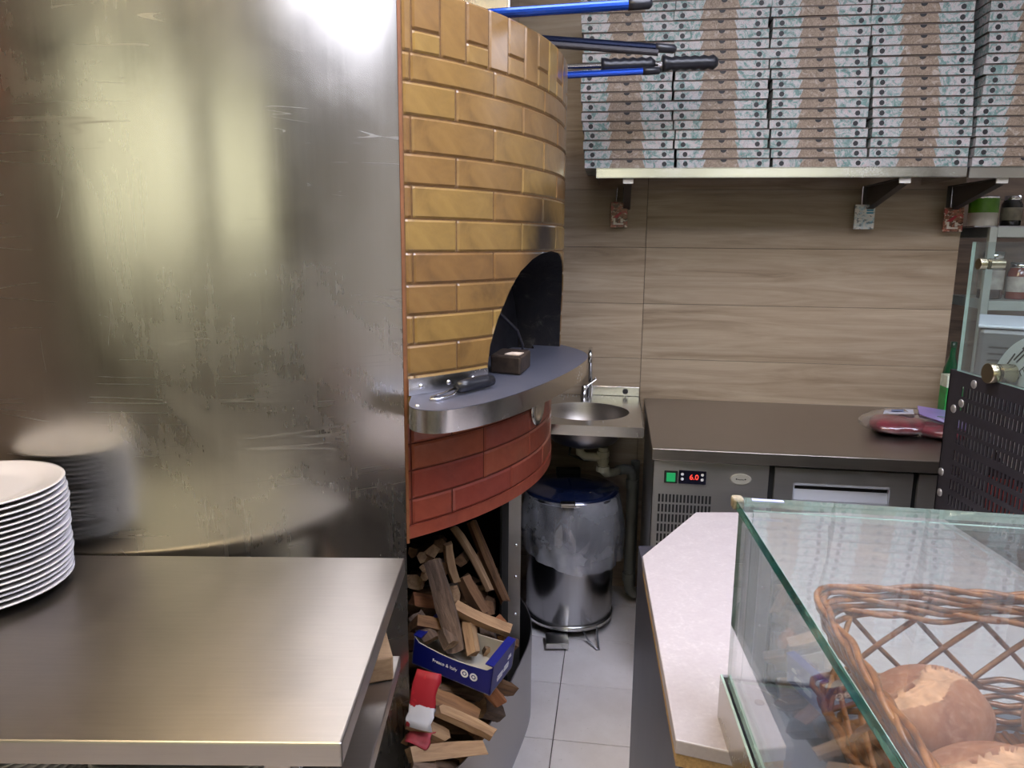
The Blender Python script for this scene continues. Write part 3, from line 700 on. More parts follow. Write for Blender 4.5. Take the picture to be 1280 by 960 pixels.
text('lettering', 'Fresco & Italy', .0125, WT, fwall, (-.128, -.0006, .034), (R_(90), 0, 0))
ring = lambda r0, r1: MB().lathe([(r0, 0), (r1, 0), (r1, .0004), (r0, .0004)], 24)
for x in (-.073, -.048):
    ring(.006, .0105).build('emblem', WT, fwall, (x, -.0002, .033), (R_(90), 0, 0)); ring(0, .0035).build('emblem_dot', WT, fwall, (x, -.0002, .033), (R_(90), 0, 0))
for k, (y, z, wv) in enumerate(((.05, .032, .03), (.05, .026, .034), (.05, .020, .03), (.085, .036, .026), (.085, .030, .03), (.085, .024, .028), (.10, .048, .02), (.10, .054, .014))):
    MB().box(0, .0004, y-wv/2, y+wv/2, z-.0018, z+.0018).build('print_line', WT, ew)
def paper_mat():
    N = NT('red_white_paper'); t = N.n('TexCoord'); sx = N.n('SeparateXYZ'); N.l(t.outputs['Object'], sx.inputs[0])
    f = N.noise(N.co(), 30, 3, .5, .5); z = N.math('ADD', sx.outputs[2], N.math('MULTIPLY', f, .02))
    col = N.mix(N.math('GREATER_THAN', z, .062), c(214, 212, 216), c(150, 18, 32)); col = N.mix(N.math('GREATER_THAN', f, .63), col, c(170, 26, 38))
    N.set(**{'Base Color': col, 'Roughness': .6}); return N.mat
PM = paper_mat()
def sheet(name, label, cat, loc, rot, w_, h_, mat, curl=.01, seed=1, back=None):
    r = random.Random(seed); nx, nz = 6, 8; V = []
    for th in (0, .0018):
        for k in range(nz+1):
            for i in range(nx+1):
                u, v = i/nx, k/nz; x = (u-.5)*w_ + (r.uniform(-.004, .004) if i in (0, nx) else 0); V.append((x, th + curl*(math.sin(u*4+seed)+math.cos(v*5)), v*h_))
    n = nx+1; L = n*(nz+1); F = []
    for k in range(nz):
        for i in range(nx):
            q = k*n+i; F += [(q, q+1, q+n+1, q+n), (L+q, L+q+n, L+q+n+1, L+q+1)]
    for i in range(nx): F += [(i, L+i, L+i+1, i+1), (nz*n+i, nz*n+i+1, L+nz*n+i+1, L+nz*n+i)]
    for k in range(nz): q = k*n; F += [(q, q+n, L+q+n, L+q)]; q = k*n+nx; F += [(q, L+q, L+q+n, q+n)]
    o = MB().add(V, F).build(name, mat, None, loc, rot, smooth=True); return tag(o, label, cat)
sheet('paper_bag', 'torn red and white printed paper bag propped on the firewood', 'bag', (-.210, 1.53, .398), (R_(-24), R_(6), R_(-10)), .062, .128, PM, .004, 2)
sheet('paper_scrap', 'red and white paper scrap lying among the front logs', 'paper', (-.215, 1.525, .365), (R_(-75), 0, R_(-20)), .055, .05, plain('red_scrap', c(160, 48, 58), .6, var=.4, vscale=30), .006, 4)
# ================================================================== SINK, PIPES, BIN
sk = thing('wash_basin', 'stainless steel wash basin with round bowl beside the fridge counter', 'sink', W(-.09, 2.82, 0), WR)
# local: s-.09 -> x, n-2.82 -> y
cxs, cys, rs, SZ = -.02, -.03, .168, .868
top = MB(); N_ = 48; ring_ = [(cxs+rs*math.cos(2*math.pi*i/N_), cys+.155*math.sin(2*math.pi*i/N_)) for i in range(N_)]
def rectpt(a):
    dx, dy = math.cos(a), math.sin(a); x0, x1, y0, y1 = -.205, .195, -.265, .278
    ts = [((x1 if dx > 0 else x0)-cxs)/dx if abs(dx) > 1e-6 else 9, ((y1 if dy > 0 else y0)-cys)/dy if abs(dy) > 1e-6 else 9]; k = min(ts); return (cxs+dx*k, cys+dy*k)
angs = sorted([2*math.pi*i/N_ for i in range(N_)] + [math.atan2(y-cys, x-cxs) % (2*math.pi) for x in (-.205, .195) for y in (-.265, .278)])
V = []; 
for a in angs: x, y = rectpt(a); V += [(cxs+rs*math.cos(a), cys+.155*math.sin(a), SZ), (x, y, SZ)]
n = len(angs); top.add(V, [(2*i, 2*i+1, 2*((i+1) % n)+1, 2*((i+1) % n)) for i in range(n)])
top.box(-.205, .195, -.268, -.264, SZ-.036, SZ+.001).box(.193, .197, -.265, .278, SZ-.03, SZ).box(-.205, .195, .27, .278, SZ-.03, SZ)
top.build('deck', M['steel_b'], sk)
bw = MB(); V = []; prof = [(1.0, 0), (.99, -.006), (.97, -.03), (.90, -.075), (.72, -.115), (.4, -.135), (.0, -.14)]
for q, z in prof:
    for i in range(N_): a = 2*math.pi*i/N_; V.append((cxs+rs*q*math.cos(a), cys+.155*q*math.sin(a), SZ+z))
F = [(k*N_+i, k*N_+(i+1) % N_, (k+1)*N_+(i+1) % N_, (k+1)*N_+i) for k in range(len(prof)-1) for i in range(N_)]
bw.add(V, F); bw.build('bowl', M['steel'], sk, smooth=True)
MB().box(-.02, .193, .279, .289, SZ-.005, SZ+.040).build('backsplash', M['steel_b'], sk, bevel=.002)
MB().lathe([(0, .003), (.010, .002), (.012, 0)], 12).build('fixing_hole', M['black'], sk, (.135, .278, SZ+.02), (R_(90), 0, 0))
fc = MB().tube([(0,0,0),(0,0,.035),(0,-.005,.05)], [.016,.014,.011], 12).build('tap_body', M['chrome'], sk, (-.035, .235, SZ), smooth=True)
fc2 = MB().box(-.005, .048, -.010, .010, -.004, .006).build('tap_lever', M['chrome'], sk, (-.022, .232, SZ+.052), (0, R_(-38), R_(-6)), bevel=.003)
sp = MB().tube([(0,0,0),(0,0,.18),(0,-.02,.205),(0,-.055,.205),(0,-.070,.19),(0,-.072,.155)], .0095, 12).build('spout', M['chrome'], sk, (-.012, .235, SZ), smooth=True)
bkt = MB().box(-.20, .19, .262, .282, SZ-.09, SZ-.03).build('wall_bracket', M['steel_d'], sk)
# waste pipes
dr = thing('sink_trap', 'cream plastic waste trap under the wash basin', 'pipe', W(-.09, 2.82, 0), WR)
MB().tube([(-.035,-.02,.728),(-.035,-.02,.70),(-.015,-.02,.685),(.035,-.02,.685),(.05,-.02,.685)], .017, 12).build('inlet_bend', M['pvc'], dr, smooth=True)
MB().tube([(.055,-.02,.725),(.055,-.02,.635)], .019, 14).build('trap_body', M['pvc'], dr, smooth=False)
for z, r in ((.640, .026), (.70, .024), (.672, .0225)): MB().lathe([(0,-.01),(r,-.01),(r,.01),(0,.01)], 14).build('union_nut', M['pvc'], dr, (.055, -.02, z))
MB().tube([(.055,-.02,.635),(.07,.0,.615),(.10,.05,.605),(.115,.08,.605)], .017, 12).build('outlet_bend', M['pvc'], dr, smooth=True)
gp = thing('drain_pipe', 'grey plastic drain pipe running down to the floor by the fridge', 'pipe', W(.06, 2.95, 0), WR)
MB().tube([(-.035,-.05,.605),(-.01,-.03,.605),(.012,-.015,.598),(.022,-.005,.575),(.024,0,.545),(.024,0,.12),(.03,.005,.07),(.05,.02,.045),(.07,.05,.04)], .0205, 14).build('pipe', M['pvc_g'], gp, smooth=True)
for z in (.535, .13): MB().lathe([(0,-.018),(.025,-.018),(.025,.018),(0,.018)], 16).build('socket', M['pvc_g'], gp, (.024, 0, z))
p2 = tag(MB().tube([(0,0,0),(0,0,.60)], .019, 12).build('standpipe', M['pvc_g'], None, W(.098, 3.06, 0), (0, 0, WR)), 'thin grey standpipe in the corner behind the drain pipe', 'pipe')
tag(MB().tube([(0,0,.80),(.0,-.03,.70),(-.01,-.04,.62),(.06,-.045,.60),(.10,-.03,.60)], .006, 8).build('supply_hose', M['rubber'], None, W(-.17, 3.08, 0), (0, 0, WR), smooth=True), 'thin black hose hanging behind the pedal bin', 'hose')
BX, BY = .236, 2.785
bn = thing('pedal_bin', 'round stainless steel pedal bin with clear liner under the basin', 'bin', (BX, BY, 0))
MB().lathe([(.168, .045), (.172, .05), (.172, .535), (.168, .545)], 64, capb=True).build('body', M['bin'], bn, smooth=True)
MB().lathe([(.168, .04), (.176, .042), (.176, .058), (.172, .06)], 64).build('base_ring', M['steel_b'], bn, smooth=True)
LIDM = plain('lid_blue_reflection', c(24, 34, 66), .16, .3, coat=.6)  # steel lid with its blue reflection painted as base colour
ld = MB().lathe([(.182, .545), (.184, .552), (.182, .560), (.165, .566), (.13, .569), (.125, .572), (.06, .576), (0, .577)], 64).build('lid', LIDM, bn, smooth=True)
MB().lathe([(.183, .541), (.187, .545), (.187, .552), (.183, .556)], 64).build('lid_rim', M['chrome'], bn, smooth=True)
MB().box(-.055, .000, -.212, -.176, .552, .566).build('lid_tab', M['steel_b'], ld, bevel=.002)
MB().box(-.05, .05, .15, .19, .52, .585).build('hinge', M['black'], bn, bevel=.004)
ped = MB().box(-.046, .040, -.245, -.165, .028, .034).box(-.046, .040, -.247, -.242, .012, .034).build('pedal', M['steel_b'], bn, loc=(-.055, 0, 0), bevel=.002)
MB().tube([(.035,-.13,.045),(.06,-.19,.02),(.09,-.235,.004),(.098,-.235,.004),(.098,-.19,.02),(.098,-.14,.05)], .0035, 6).build('wire_foot', M['steel_d'], bn, smooth=True)
for a in (20, 160): MB().lathe([(0,0),(.012,0),(.012,.045),(0,.045)], 10).build('foot', M['rubber'], bn, (.14*math.cos(R_(a)), .14*math.sin(R_(a)), 0))
r = random.Random(3); V = []; nr, na = 12, 96
for k in range(nr+1):
    u = k/nr; z = .556 - .245*u
    for i in range(na):
        a = 2*math.pi*i/na; w1 = math.sin(a*9+u*3)*.004 + math.sin(a*17-u*5)*.003 + math.sin(a*31+u*9)*.002
        rad = .186 + .022*math.sin(min(1, u*1.3)*math.pi*.62) + w1*(.3+u); zz = z - (.03*math.sin(a*1.0+2.0)+.012*math.sin(3*a))*u
        V.append((rad*math.cos(a), rad*math.sin(a), zz))
MB().add(V, [(k*na+i, (k+1)*na+i, (k+1)*na+(i+1) % na, k*na+(i+1) % na) for k in range(nr) for i in range(na)]).build('bin_liner', M['film'], bn, smooth=True)
# ================================================================== REFRIGERATED COUNTER
FR = thing('fridge_counter', 'low stainless steel refrigerated counter along the wood-look wall', 'fridge', W(.133, 2.36, 0), WR)
FW = 1.20
MB().box(0, FW, .022, .745, .10, .818).build('body', M['steel_d'], FR)
MB().box(0, FW, .012, .022, .14, .818).build('door_gasket', M['black'], FR)
MB().box(-.008, FW, -.032, .755, .820, .860).build('worktop', M['steel'], FR, bevel=.003)
for x in (.05, FW-.05):
    for y in (.08, .68): MB().lathe([(0,0),(.022,0),(.018,.1),(0,.1)], 12).build('foot', M['steel_d'], FR, (x, y, 0))
cp = MB().box(.002, .362, 0, .02, .15, .810).build('control_panel', M['steel_f'], FR, bevel=.002)
MB().box(.036, .078, -.004, 0, .738, .779).build('switch_frame', M['black'], cp, bevel=.001)
MB().box(.043, .071, -.009, -.004, .744, .773).build('rocker_switch', emis('green_lit_rocker', (.0, .35, .10, 1), .9), cp, bevel=.001)
ds = MB().box(.082, .168, -.005, 0, .738, .783).build('display', plain('glossy_black', (.01, .01, .02, 1), .1), cp, bevel=.001)
text('digits', '6.0', .024, emis('red_led', (1, .05, .03, 1), 2.2), ds, (.130, -.0056, .761), (R_(90), R_(0), 0))
for x, z in ((.093, .770), (.093, .754), (.156, .770), (.156, .754)): MB().lathe([(0,.001),(.0045,.0008),(.005,0)], 10).build('button', WT, ds, (x, -.005, z), (R_(90), 0, 0))
bd = MB().add([], []); V = [(0, -.003, 0)]
bd = MB().lathe([(0,.004),(.9,.004),(1.0,.0)], 28).build('oval_badge', plain('pale_badge', c(196, 194, 184), .3, .3), cp, (.276, 0, .762), (R_(90), 0, 0)); bd.scale = (.034, .0185, 1)
text('badge_logo', '\u2022~~\u2022', .018, M['black'], cp, (.276, -.0046, .762), (R_(90), 0, 0))
vg = MB()
for rw in range(9):
    for q in range(15): vg.box(.020+q*.0115, .0265+q*.0115, -.0006, .0, .672-rw*.034, .699-rw*.034)
tag(vg.build('vent_slots', M['black'], cp), kind='stuff')
def drawer(x0, x1, handle=True):
    z0, z1 = .15, .806; hx0, hx1, hz0, hz1 = x0+.058, x0+.348, .702, .758
    if not handle: return MB().box(x0, x1, 0, .02, z0, z1).build('door', M['steel_f'], FR, bevel=.002)
    d = MB().box(x0, hx0, 0, .02, z0, z1).box(hx1, x1, 0, .02, z0, z1).box(hx0, hx1, 0, .02, z0, hz0).box(hx0, hx1, 0, .02, hz1, z1).build('drawer_front', M['steel_f'], FR)
    hnd = MB().box(hx0, hx1, .014, .02, hz0, hz1).box(hx0, hx1, -.002, .016, hz1-.006, hz1).box(hx0, hx0+.004, -.002, .016, hz0, hz1).box(hx1-.004, hx1, -.002, .016, hz0, hz1).box(hx0, hx1, -.002, .0, hz0-.003, hz0+.003)
    hnd.add([(hx0+.004, .014, hz0+.04), (hx1-.004, .014, hz0+.04), (hx1-.004, .001, hz0+.003), (hx0+.004, .001, hz0+.003)], [(0, 3, 2, 1)])
    hnd.build('recessed_handle', plain('pale_handle_steel', c(190, 194, 204), .3, .35), d); return d
drawer(.380, .792); drawer(.808, FW-.002, False)
# meat pack on the worktop
mp_ = thing('meat_pack', 'clear plastic pack of red meat with purple label on the fridge worktop', 'package', W(1.045, 2.70, .8605), WR + R_(-8))
def blob(nx, ny, sx, sy, sz, seed, z0=0):
    r = random.Random(seed); V = [(0, 0, sz)]; V = []
    for k in range(ny+1):
        ph = math.pi*k/ny - math.pi/2
        for i in range(nx):
            a = 2*math.pi*i/nx; cxy = math.cos(ph)**.6 if k not in (0, ny) else 0; w1 = 1+.10*math.sin(3*a+seed)+.05*math.sin(7*a+2*seed+ph*3)
            V.append((sx*cxy*math.cos(a)*w1, sy*cxy*math.sin(a)*w1, z0+sz*(1+math.sin(ph)*(1+.08*math.sin(5*a+seed)))/2 if k else z0))
    F = [(k*nx+i, k*nx+(i+1) % nx, (k+1)*nx+(i+1) % nx, (k+1)*nx+i) for k in range(ny) for i in range(nx)]
    return MB().add(V, F)
MEAT = plain('red_meat', c(132, 34, 52), .3, coat=.8, var=.5, vscale=30, bump=.5)
blob(28, 10, .095, .10, .056, 2).build('meat', MEAT, mp_, loc=(-.065, -.03, 0), smooth=True)
blob(28, 10, .09, .09, .048, 5).build('meat', MEAT, mp_, loc=(.07, -.05, 0), smooth=True)
blob(36, 10, .185, .165, .062, 3).build('clear_wrap', M['wrap'], mp_, smooth=True)
def lab(name, pts, mat):   # small folded sheet resting on the pack
    V = [(x, y, z) for x, y, z in pts] + [(x, y, z+.0012) for x, y, z in pts]
    return MB().add(V, [(3,2,1,0),(4,5,6,7),(0,1,5,4),(1,2,6,5),(2,3,7,6),(3,0,4,7)]).build(name, mat, mp_)
lab('white_label', [(-.110,-.020,.060),(-.015,-.03,.068),(.01,.10,.058),(-.08,.105,.054)], plain('white_label_paper', c(216, 218, 232), .4))
lab('label_print', [(-.078,.020,.0640),(-.040,.016,.0678),(-.028,.06,.0640),(-.066,.064,.0610)], plain('blue_grey_print', c(120, 134, 172), .5))
lab('purple_film', [(0,-.035,.070),(.12,-.13,.046),(.19,.12,.050),(.03,.135,.066)], plain('purple_film', c(164, 142, 226), .3, coat=.5, var=.12, vscale=14))
# ================================================================== SHELF WITH PIZZA BOXES
SN, ST = 2.72, 1.7575   # shelf front, shelf top
sh = thing('wall_shelf', 'long steel wall shelf carrying the pizza box stacks', 'shelf', W(-.09, SN, ST), WR)
MB().box(0, 1.213, 0, NB-SN-.001, -.004, 0).box(0, 1.213, 0, .003, -.034, 0).box(0, .003, 0, NB-SN-.001, -.03, 0).box(0, 1.213, 0, .02, -.034, -.031).build('shelf_plate', M['steel_b'], sh)
sh2 = thing('wall_shelf', 'second steel wall shelf joined at the right over the rack', 'shelf', W(1.130, SN, ST-.001), WR)
MB().box(0, 1.2, 0, NB-SN-.001, -.004, 0).box(0, 1.2, 0, .003, -.036, 0).box(0, .003, 0, NB-SN-.001, -.03, 0).build('shelf_plate', M['steel_b'], sh2)
BRK = plain('grey_bracket_paint', c(96, 92, 90), .45, .4)
def bracket(parent, x, y0=.012):
    dd = NB-SN-.001
    b = MB(); pts = [(y0, -.036), (dd, -.036), (dd, -.125), (dd-.03, -.125), (y0+.01, -.055)]
    V = [(x-.002, y, z) for y, z in pts] + [(x+.002, y, z) for y, z in pts]; n = len(pts)
    b.add(V, [tuple(range(n)), tuple(range(n, 2*n))[::-1]] + [(i, n+i, n+(i+1) % n, (i+1) % n) for i in range(n)])
    b.box(x-.016, x+.016, y0, dd, -.038, -.034).box(x-.016, x+.016, dd-.004, dd, -.125, -.036)
    q = pts[3:5]; b.add([(x-.013, q[0][0], q[0][1]), (x+.013, q[0][0], q[0][1]), (x+.013, q[1][0], q[1][1]), (x-.013, q[1][0], q[1][1])], [(0,1,2,3), (3,2,1,0)])
    o = b.build('bracket', BRK, parent); MB().box(x-.018, x+.018, y0-.004, y0+.004, -.052, -.035).build('end_cap', M['white'], o, bevel=.001); return o
bracket(sh, .112, .02); bracket(sh, 1.030, .02); bracket(sh2, .112, .02)
def card_mat(name, base, cols, scl):
    N = NT(name); f = N.noise(N.co(), scl, 4, .6, 1.2); g = N.noise(N.co((1, 1, 1.7)), scl*1.3, 3, .5, .8)
    col = N.ramp(f, [(.30, cols[0]), (.44, base), (.56, cols[1]), (.64, cols[2])]); col = N.mix(N.rng(g, 0, .9, .56, .62), col, cols[3])
    N.set(**{'Base Color': col, 'Roughness': .35}); return N.mat
RC = card_mat('brown_red_card_print', c(112, 72, 54), (c(60, 38, 30), c(170, 110, 84), c(178, 50, 56), c(222, 208, 190)), 46)
BC = card_mat('pale_blue_card_print', c(206, 214, 214), (c(90, 168, 196), c(222, 222, 216), c(230, 222, 216), c(110, 122, 128)), 50)
for s0, s1, z0, z1, m_, lb, w_ in ((-.039, .027, 1.562, 1.660, RC, 'small brown and red picture card hanging under the leftmost shelf bracket', 1), (.887, .960, 1.560, 1.652, BC, 'small pale blue picture card hanging under the middle shelf bracket', 2), (1.208, 1.277, 1.553, 1.641, RC, 'small brown and red picture card hanging at the wood wall right end', 3)):
    cd_ = thing('picture_card', lb, 'card', W((s0+s1)/2, 3.075, z0), WR)
    hw = (s1-s0)/2; MB().box(-hw, hw, 0, .008, 0, z1-z0).build('card', m_, cd_, bevel=.001)
    MB().tube([(-.012, .004, z1-z0-.005), (-.012, .010, z1-z0+.03), (-.010, .016, 1.720-z0)], .0022, 6).build('hanging_wire', M['chrome'], cd_)
    if w_ == 2:
        MB().box(.006, .030, -.0006, 0, .058, .064).box(.006, .030, -.0006, 0, .068, .074).box(.010, .030, -.0006, 0, .078, .083).build('print_mark', plain('teal_print', c(58, 150, 184), .4), cd_)
    else:
        MB().box(-.022, .018, -.0006, 0, .010, .016).box(-.022, -.014, -.0006, 0, .016, .036).box(.006, .016, -.0006, 0, .018, .034).build('print_mark', plain('cream_print', c(224, 214, 200), .4), cd_)
        MB().prism([(-.022,.040),(.004,.060),(.012,.056),(-.008,.036)], 0, .0006).build('print_mark', plain('red_print', c(176, 44, 56), .4), cd_, loc=(0, 0, 0), rot=(R_(90), 0, 0))
BW_, BD_, BH_, PIT = .308, .312, .0295, .0318
def box_meshes():
    hw = BW_/2
    tray = MB().box(-hw, hw, 0, BD_, 0, BH_-.003).mesh('tray', M['box'])
    lid = MB().box(-hw-.001, hw+.001, -.0012, BD_, BH_-.003, BH_).box(-.060, .055, -.0024, -.0012, BH_-.0035, BH_+.0004).mesh('lid', M['kraft'])
    hole = MB().lathe([(0, .0006), (.0082, .0006), (.0082, 0)], 16).mesh('vent_hole', M['black'])
    nt = [(0.0105*math.cos(math.pi+math.pi*i/10), .0095*math.sin(math.pi+math.pi*i/10)) for i in range(11)]
    notch = MB().prism(nt, 0, .0006).mesh('thumb_notch', M['black'])
    return tray, lid, hole, notch
BM = box_meshes()
tr = MB().box(-.064, .058, -.0008, 0, 0, BH_-.003).mesh('front_flap', M['box'])
ORD = ['lowest', 'second', 'third', 'fourth', 'fifth', 'sixth', 'seventh', 'eighth', 'ninth', 'tenth', 'eleventh', 'twelfth', 'thirteenth', 'fourteenth', 'fifteenth', 'sixteenth', 'seventeenth', 'eighteenth']
CN = ['leftmost', 'second', 'middle', 'fourth', 'rightmost']
rb_ = random.Random(11)
for ci, s0 in enumerate((-.131, .181, .502, .818, 1.140)):
    drift = 0
    for k in range(18):
        drift = drift*.6 + rb_.uniform(-.006, .006)
        lean = (-.0016, -.0016, -.0021, -.0025, -.0012)[ci]*k + (.014 if ci == 4 and k > 5 else 0)
        lb = '%s pizza box from the shelf in the %s stack' % (ORD[k], CN[ci]) if k else 'lowest pizza box resting on the shelf in the %s stack' % CN[ci]
        t = thing('pizza_box', lb, 'pizza box', W(s0 + BW_/2 + drift + lean, SN + .004 + rb_.uniform(-.004, .004), ST + .0003 + k*PIT), WR + R_(rb_.uniform(-.5, .5)), 'pizza boxes stacked on the wall shelf')
        put('tray', BM[0], t); put('lid', BM[1], t); put('front_flap', tr, t)
        for x in (-.126, .121): put('vent_hole', BM[2], t, (x, 0, .0125), (R_(90), 0, 0))
        put('thumb_notch', BM[3], t, (.002, -.0008, BH_-.003), (R_(90), 0, 0))
# ================================================================== STONE COUNTER
ctr = thing('stone_counter', 'white quartz service counter with clipped corner and dark side panel', 'counter', (.6, 1.2, 0))
o2 = lambda p: [(x-.6, y-1.2) for x, y in p]
sp_ = [(.212,.845),(.266,1.41),(.435,1.663),(1.30,1.680),(1.30,.80),(.34,.80)]
MB().prism(o2(sp_), .860, .880).build('stone_top', M['stone'], ctr, bevel=.002)
MB().prism(o2([(.214,.846),(.268,1.409),(.436,1.660),(1.29,1.677),(1.29,.803),(.34,.803)]), .842, .8595).build('chipboard_core', M['chip'], ctr)
MB().prism(o2([(.232,.90),(.283,1.55),(1.27,1.57),(1.27,.85),(.42,.85)]), .002, .842).build('counter_body', M['darkwood'], ctr)
cb = thing('counter_cabinet', 'dark cabinet carrying the glass bread case', 'cabinet', (.6, .5, 0))
MB().box(-.27, .45, -.38, .295, 0, .86).build('carcass', M['black_metal'], cb, bevel=.003)
MB().box(-.27, .45, -.38, .295, .8605, .8795).build('cabinet_top', M['steel_d'], cb)
# ================================================================== GLASS BREAD CASE
FL, FRr, NR, NL = Vector((.281, .893)), Vector((.815, .803)), Vector((.79, .24)), Vector((.230, .24))
cs = thing('bread_case', 'low glass display case with thick green-edged top pane', 'display case', (FL.x, FL.y, .8802))
def loc2(v): return (v.x-FL.x, v.y-FL.y)
ZB, ZT = .060, .2955   # case floor and underside of the top pane above the stone
GT = .012
def inset(t_):
    q = [FL, FRr, NR, NL]; cen = sum(q, Vector((0, 0)))/4
    return [v + (cen-v).normalized()*t_ for v in q]
q0 = [loc2(v) for v in (FL, FRr, NR, NL)]
MB().prism([loc2(v) for v in inset(.018)], .030, ZB).build('tray_floor', steel('tray_steel', (.50, .52, .64, 1), .36, .52, (8, 8, 8)), cs)
def wallp(name, a, b, z0, z1, th, mats, parent=cs):
    a, b = Vector(a), Vector(b); d = (b-a).normalized(); nrm = Vector((-d.y, d.x))*th
    poly = [tuple(a), tuple(b), tuple(b+nrm), tuple(a+nrm)]; V = [(x, y, z0) for x, y in poly] + [(x, y, z1) for x, y in poly]
    mb = MB().add(V, [(0,1,5,4), (2,3,7,6)], 0).add(V, [(3,2,1,0), (4,5,6,7), (1,2,6,5), (3,0,4,7)], 1); return mb.build(name, mats, parent)
GM = [M['glass'], M['edge']]; GM2 = [M['glass'], M['edge2']]
wallp('side_skirt', q0[3], q0[0], .0, ZB+.002, .003, [steel('skirt_steel', (.6, .57, .52, 1), .2, .35, (5, 5, 5)), M['edge2']])
wallp('back_skirt', q0[0], q0[1], .0, ZB-.002, .006, [M['steel_d'], M['steel_d']])
ins = [loc2(v) for v in inset(.014)]
wallp('side_pane', ins[3], ins[0], ZB+.0005, ZT-.0003, .005, GM2)
wallp('back_pane', ins[1], (ins[0][0]+.012, ins[0][1]-.002), ZB+.0005, ZT-.0003, .005, GM2)
tp = MB(); V = [(x, y, ZT) for x, y in q0] + [(x, y, ZT+GT) for x, y in q0]
tp.add(V, [(0,1,2,3), (7,6,5,4)], 0).add(V, [(3,7,4,0)], 1).add(V, [(0,4,5,1), (1,5,6,2), (2,6,7,3)], 2); tpo = tp.build('top_pane', GM + [M['edge2']], cs)
MB().box(-.004, .010, -.014, .004, -.001, GT+.002).build('corner_bead', plain('grubby_silicone', c(150, 140, 118), .5, var=.5, vscale=160, bump=.6), tpo, loc=(0, 0, ZT), rot=(0, 0, R_(-6)), bevel=.003)
MB().box(.020, .058, -.012, -.004, 0, .0006).build('tape', plain('pale_blue_tape', c(176, 182, 232), .4), tpo, loc=(0, 0, ZT+GT+.0002), rot=(0, 0, R_(-9.6)))
for k, (x, y, L_) in enumerate(((.040,-.030,.012),(.046,-.036,.022),(.052,-.046,.020),(.058,-.052,.018),(.048,-.066,.012))):
    MB().box(-L_/2, L_/2, -.0009, .0009, 0, .0004).build('print_line', WT, cs, (x, y, ZB+.0003), (0, 0, R_(-50)))
MB().lathe([(0,.0008),(.006,.0006),(.006,0)], 16).build('plug_hole', M['black'], cs, (.030, -.058, ZB))
# ================================================================== BASKET AND LOAVES
ZF = .8802+ZB
bk = thing('bread_basket', 'rectangular woven wicker basket inside the glass case', 'basket', (.535, .60, ZF+.0005), R_(-5))
rb2 = random.Random(21)
HX, HY, BHt = .200, .205, .165
def rr_path(hx, hy, cr, z, npt=96, amp=0, ph=0, fr=12, zamp=0):
    P = []; segs = [((hx-cr, -hy), (hx-cr, -hy)),]
    per = []
    for (sx_, sy_, a0) in ((1, 1, 0), (-1, 1, 90), (-1, -1, 180), (1, -1, 270)):
        cx_, cy_ = sx_*(hx-cr), sy_*(hy-cr)
        for i in range(9):
            a = R_(a0+90*i/8); per.append(Vector((cx_+cr*math.cos(a), cy_+cr*math.sin(a))))
    per.append(per[0]); Ls = [0]
    for a, b in zip(per, per[1:]): Ls.append(Ls[-1]+(b-a).length)
    for k in range(npt):
        t_ = Ls[-1]*k/npt; j = max(i for i in range(len(Ls)) if Ls[i] <= t_+1e-9); j = min(j, len(per)-2)
        p = per[j].lerp(per[j+1], (t_-Ls[j])/max(1e-9, Ls[j+1]-Ls[j])); o_ = Vector((p.x, p.y)).normalized(); wv = math.sin(2*math.pi*fr*k/npt+ph)
        P.append((p.x+o_.x*amp*wv, p.y+o_.y*amp*wv, z+zamp*math.cos(2*math.pi*fr*k/npt+ph)))
    return P
for k in range(9):   # plaited rim
    z = BHt - .004*k + rb2.uniform(-.001, .001)
    MB().tube(rr_path(HX-.0012*k, HY-.0012*k, .045, z, 120, .0045, k*1.7, 11+(k % 3), .0035), .0036, 6, closed=True).build('rim_cane', M['wicker'], bk, smooth=True)
for k in range(7):   # woven lower wall
    z = .010 + .0075*k; f_ = .86 + .02*k
    MB().tube(rr_path(HX*f_, HY*f_, .04, z, 120, .004, math.pi*(k % 2), 26, .0006), .0036, 6, closed=True).build('wall_cane', M['wicker'], bk, smooth=True)
lowp = rr_path(HX*.98-.006, HY*.98-.006, .04, .060, 40); highp = rr_path(HX-.008, HY-.008, .045, BHt-.034, 40)
for k in range(0, 40, 2):   # open lattice of crossing canes
    for dlt in (-2, 2):
        a, b = Vector(lowp[k]), Vector(highp[(k+dlt) % 40]); off = .002 if dlt > 0 else -.002; mid_ = (a+b)/2*1.0
        nrm = Vector((mid_.x, mid_.y, 0)).normalized(); mid_ += nrm*(.004+off)
        MB().tube([a-(b-a)*.15, a, mid_, b, b+(b-a)*.12], .0032, 6).build('lattice_cane', M['wicker'], bk, smooth=True)
MB().box(-HX*.84, HX*.84, -HY*.84, HY*.84, .001, .008).build('base', M['wicker'], bk, bevel=.002)
for k in range(26):
    x = -HX*.82 + HX*1.64*k/25; MB().tube([(x, -HY*.82, .010), (x+.003, 0, .011), (x, HY*.82, .010)], .0034, 5).build('base_cane', M['wicker'], bk, smooth=True)
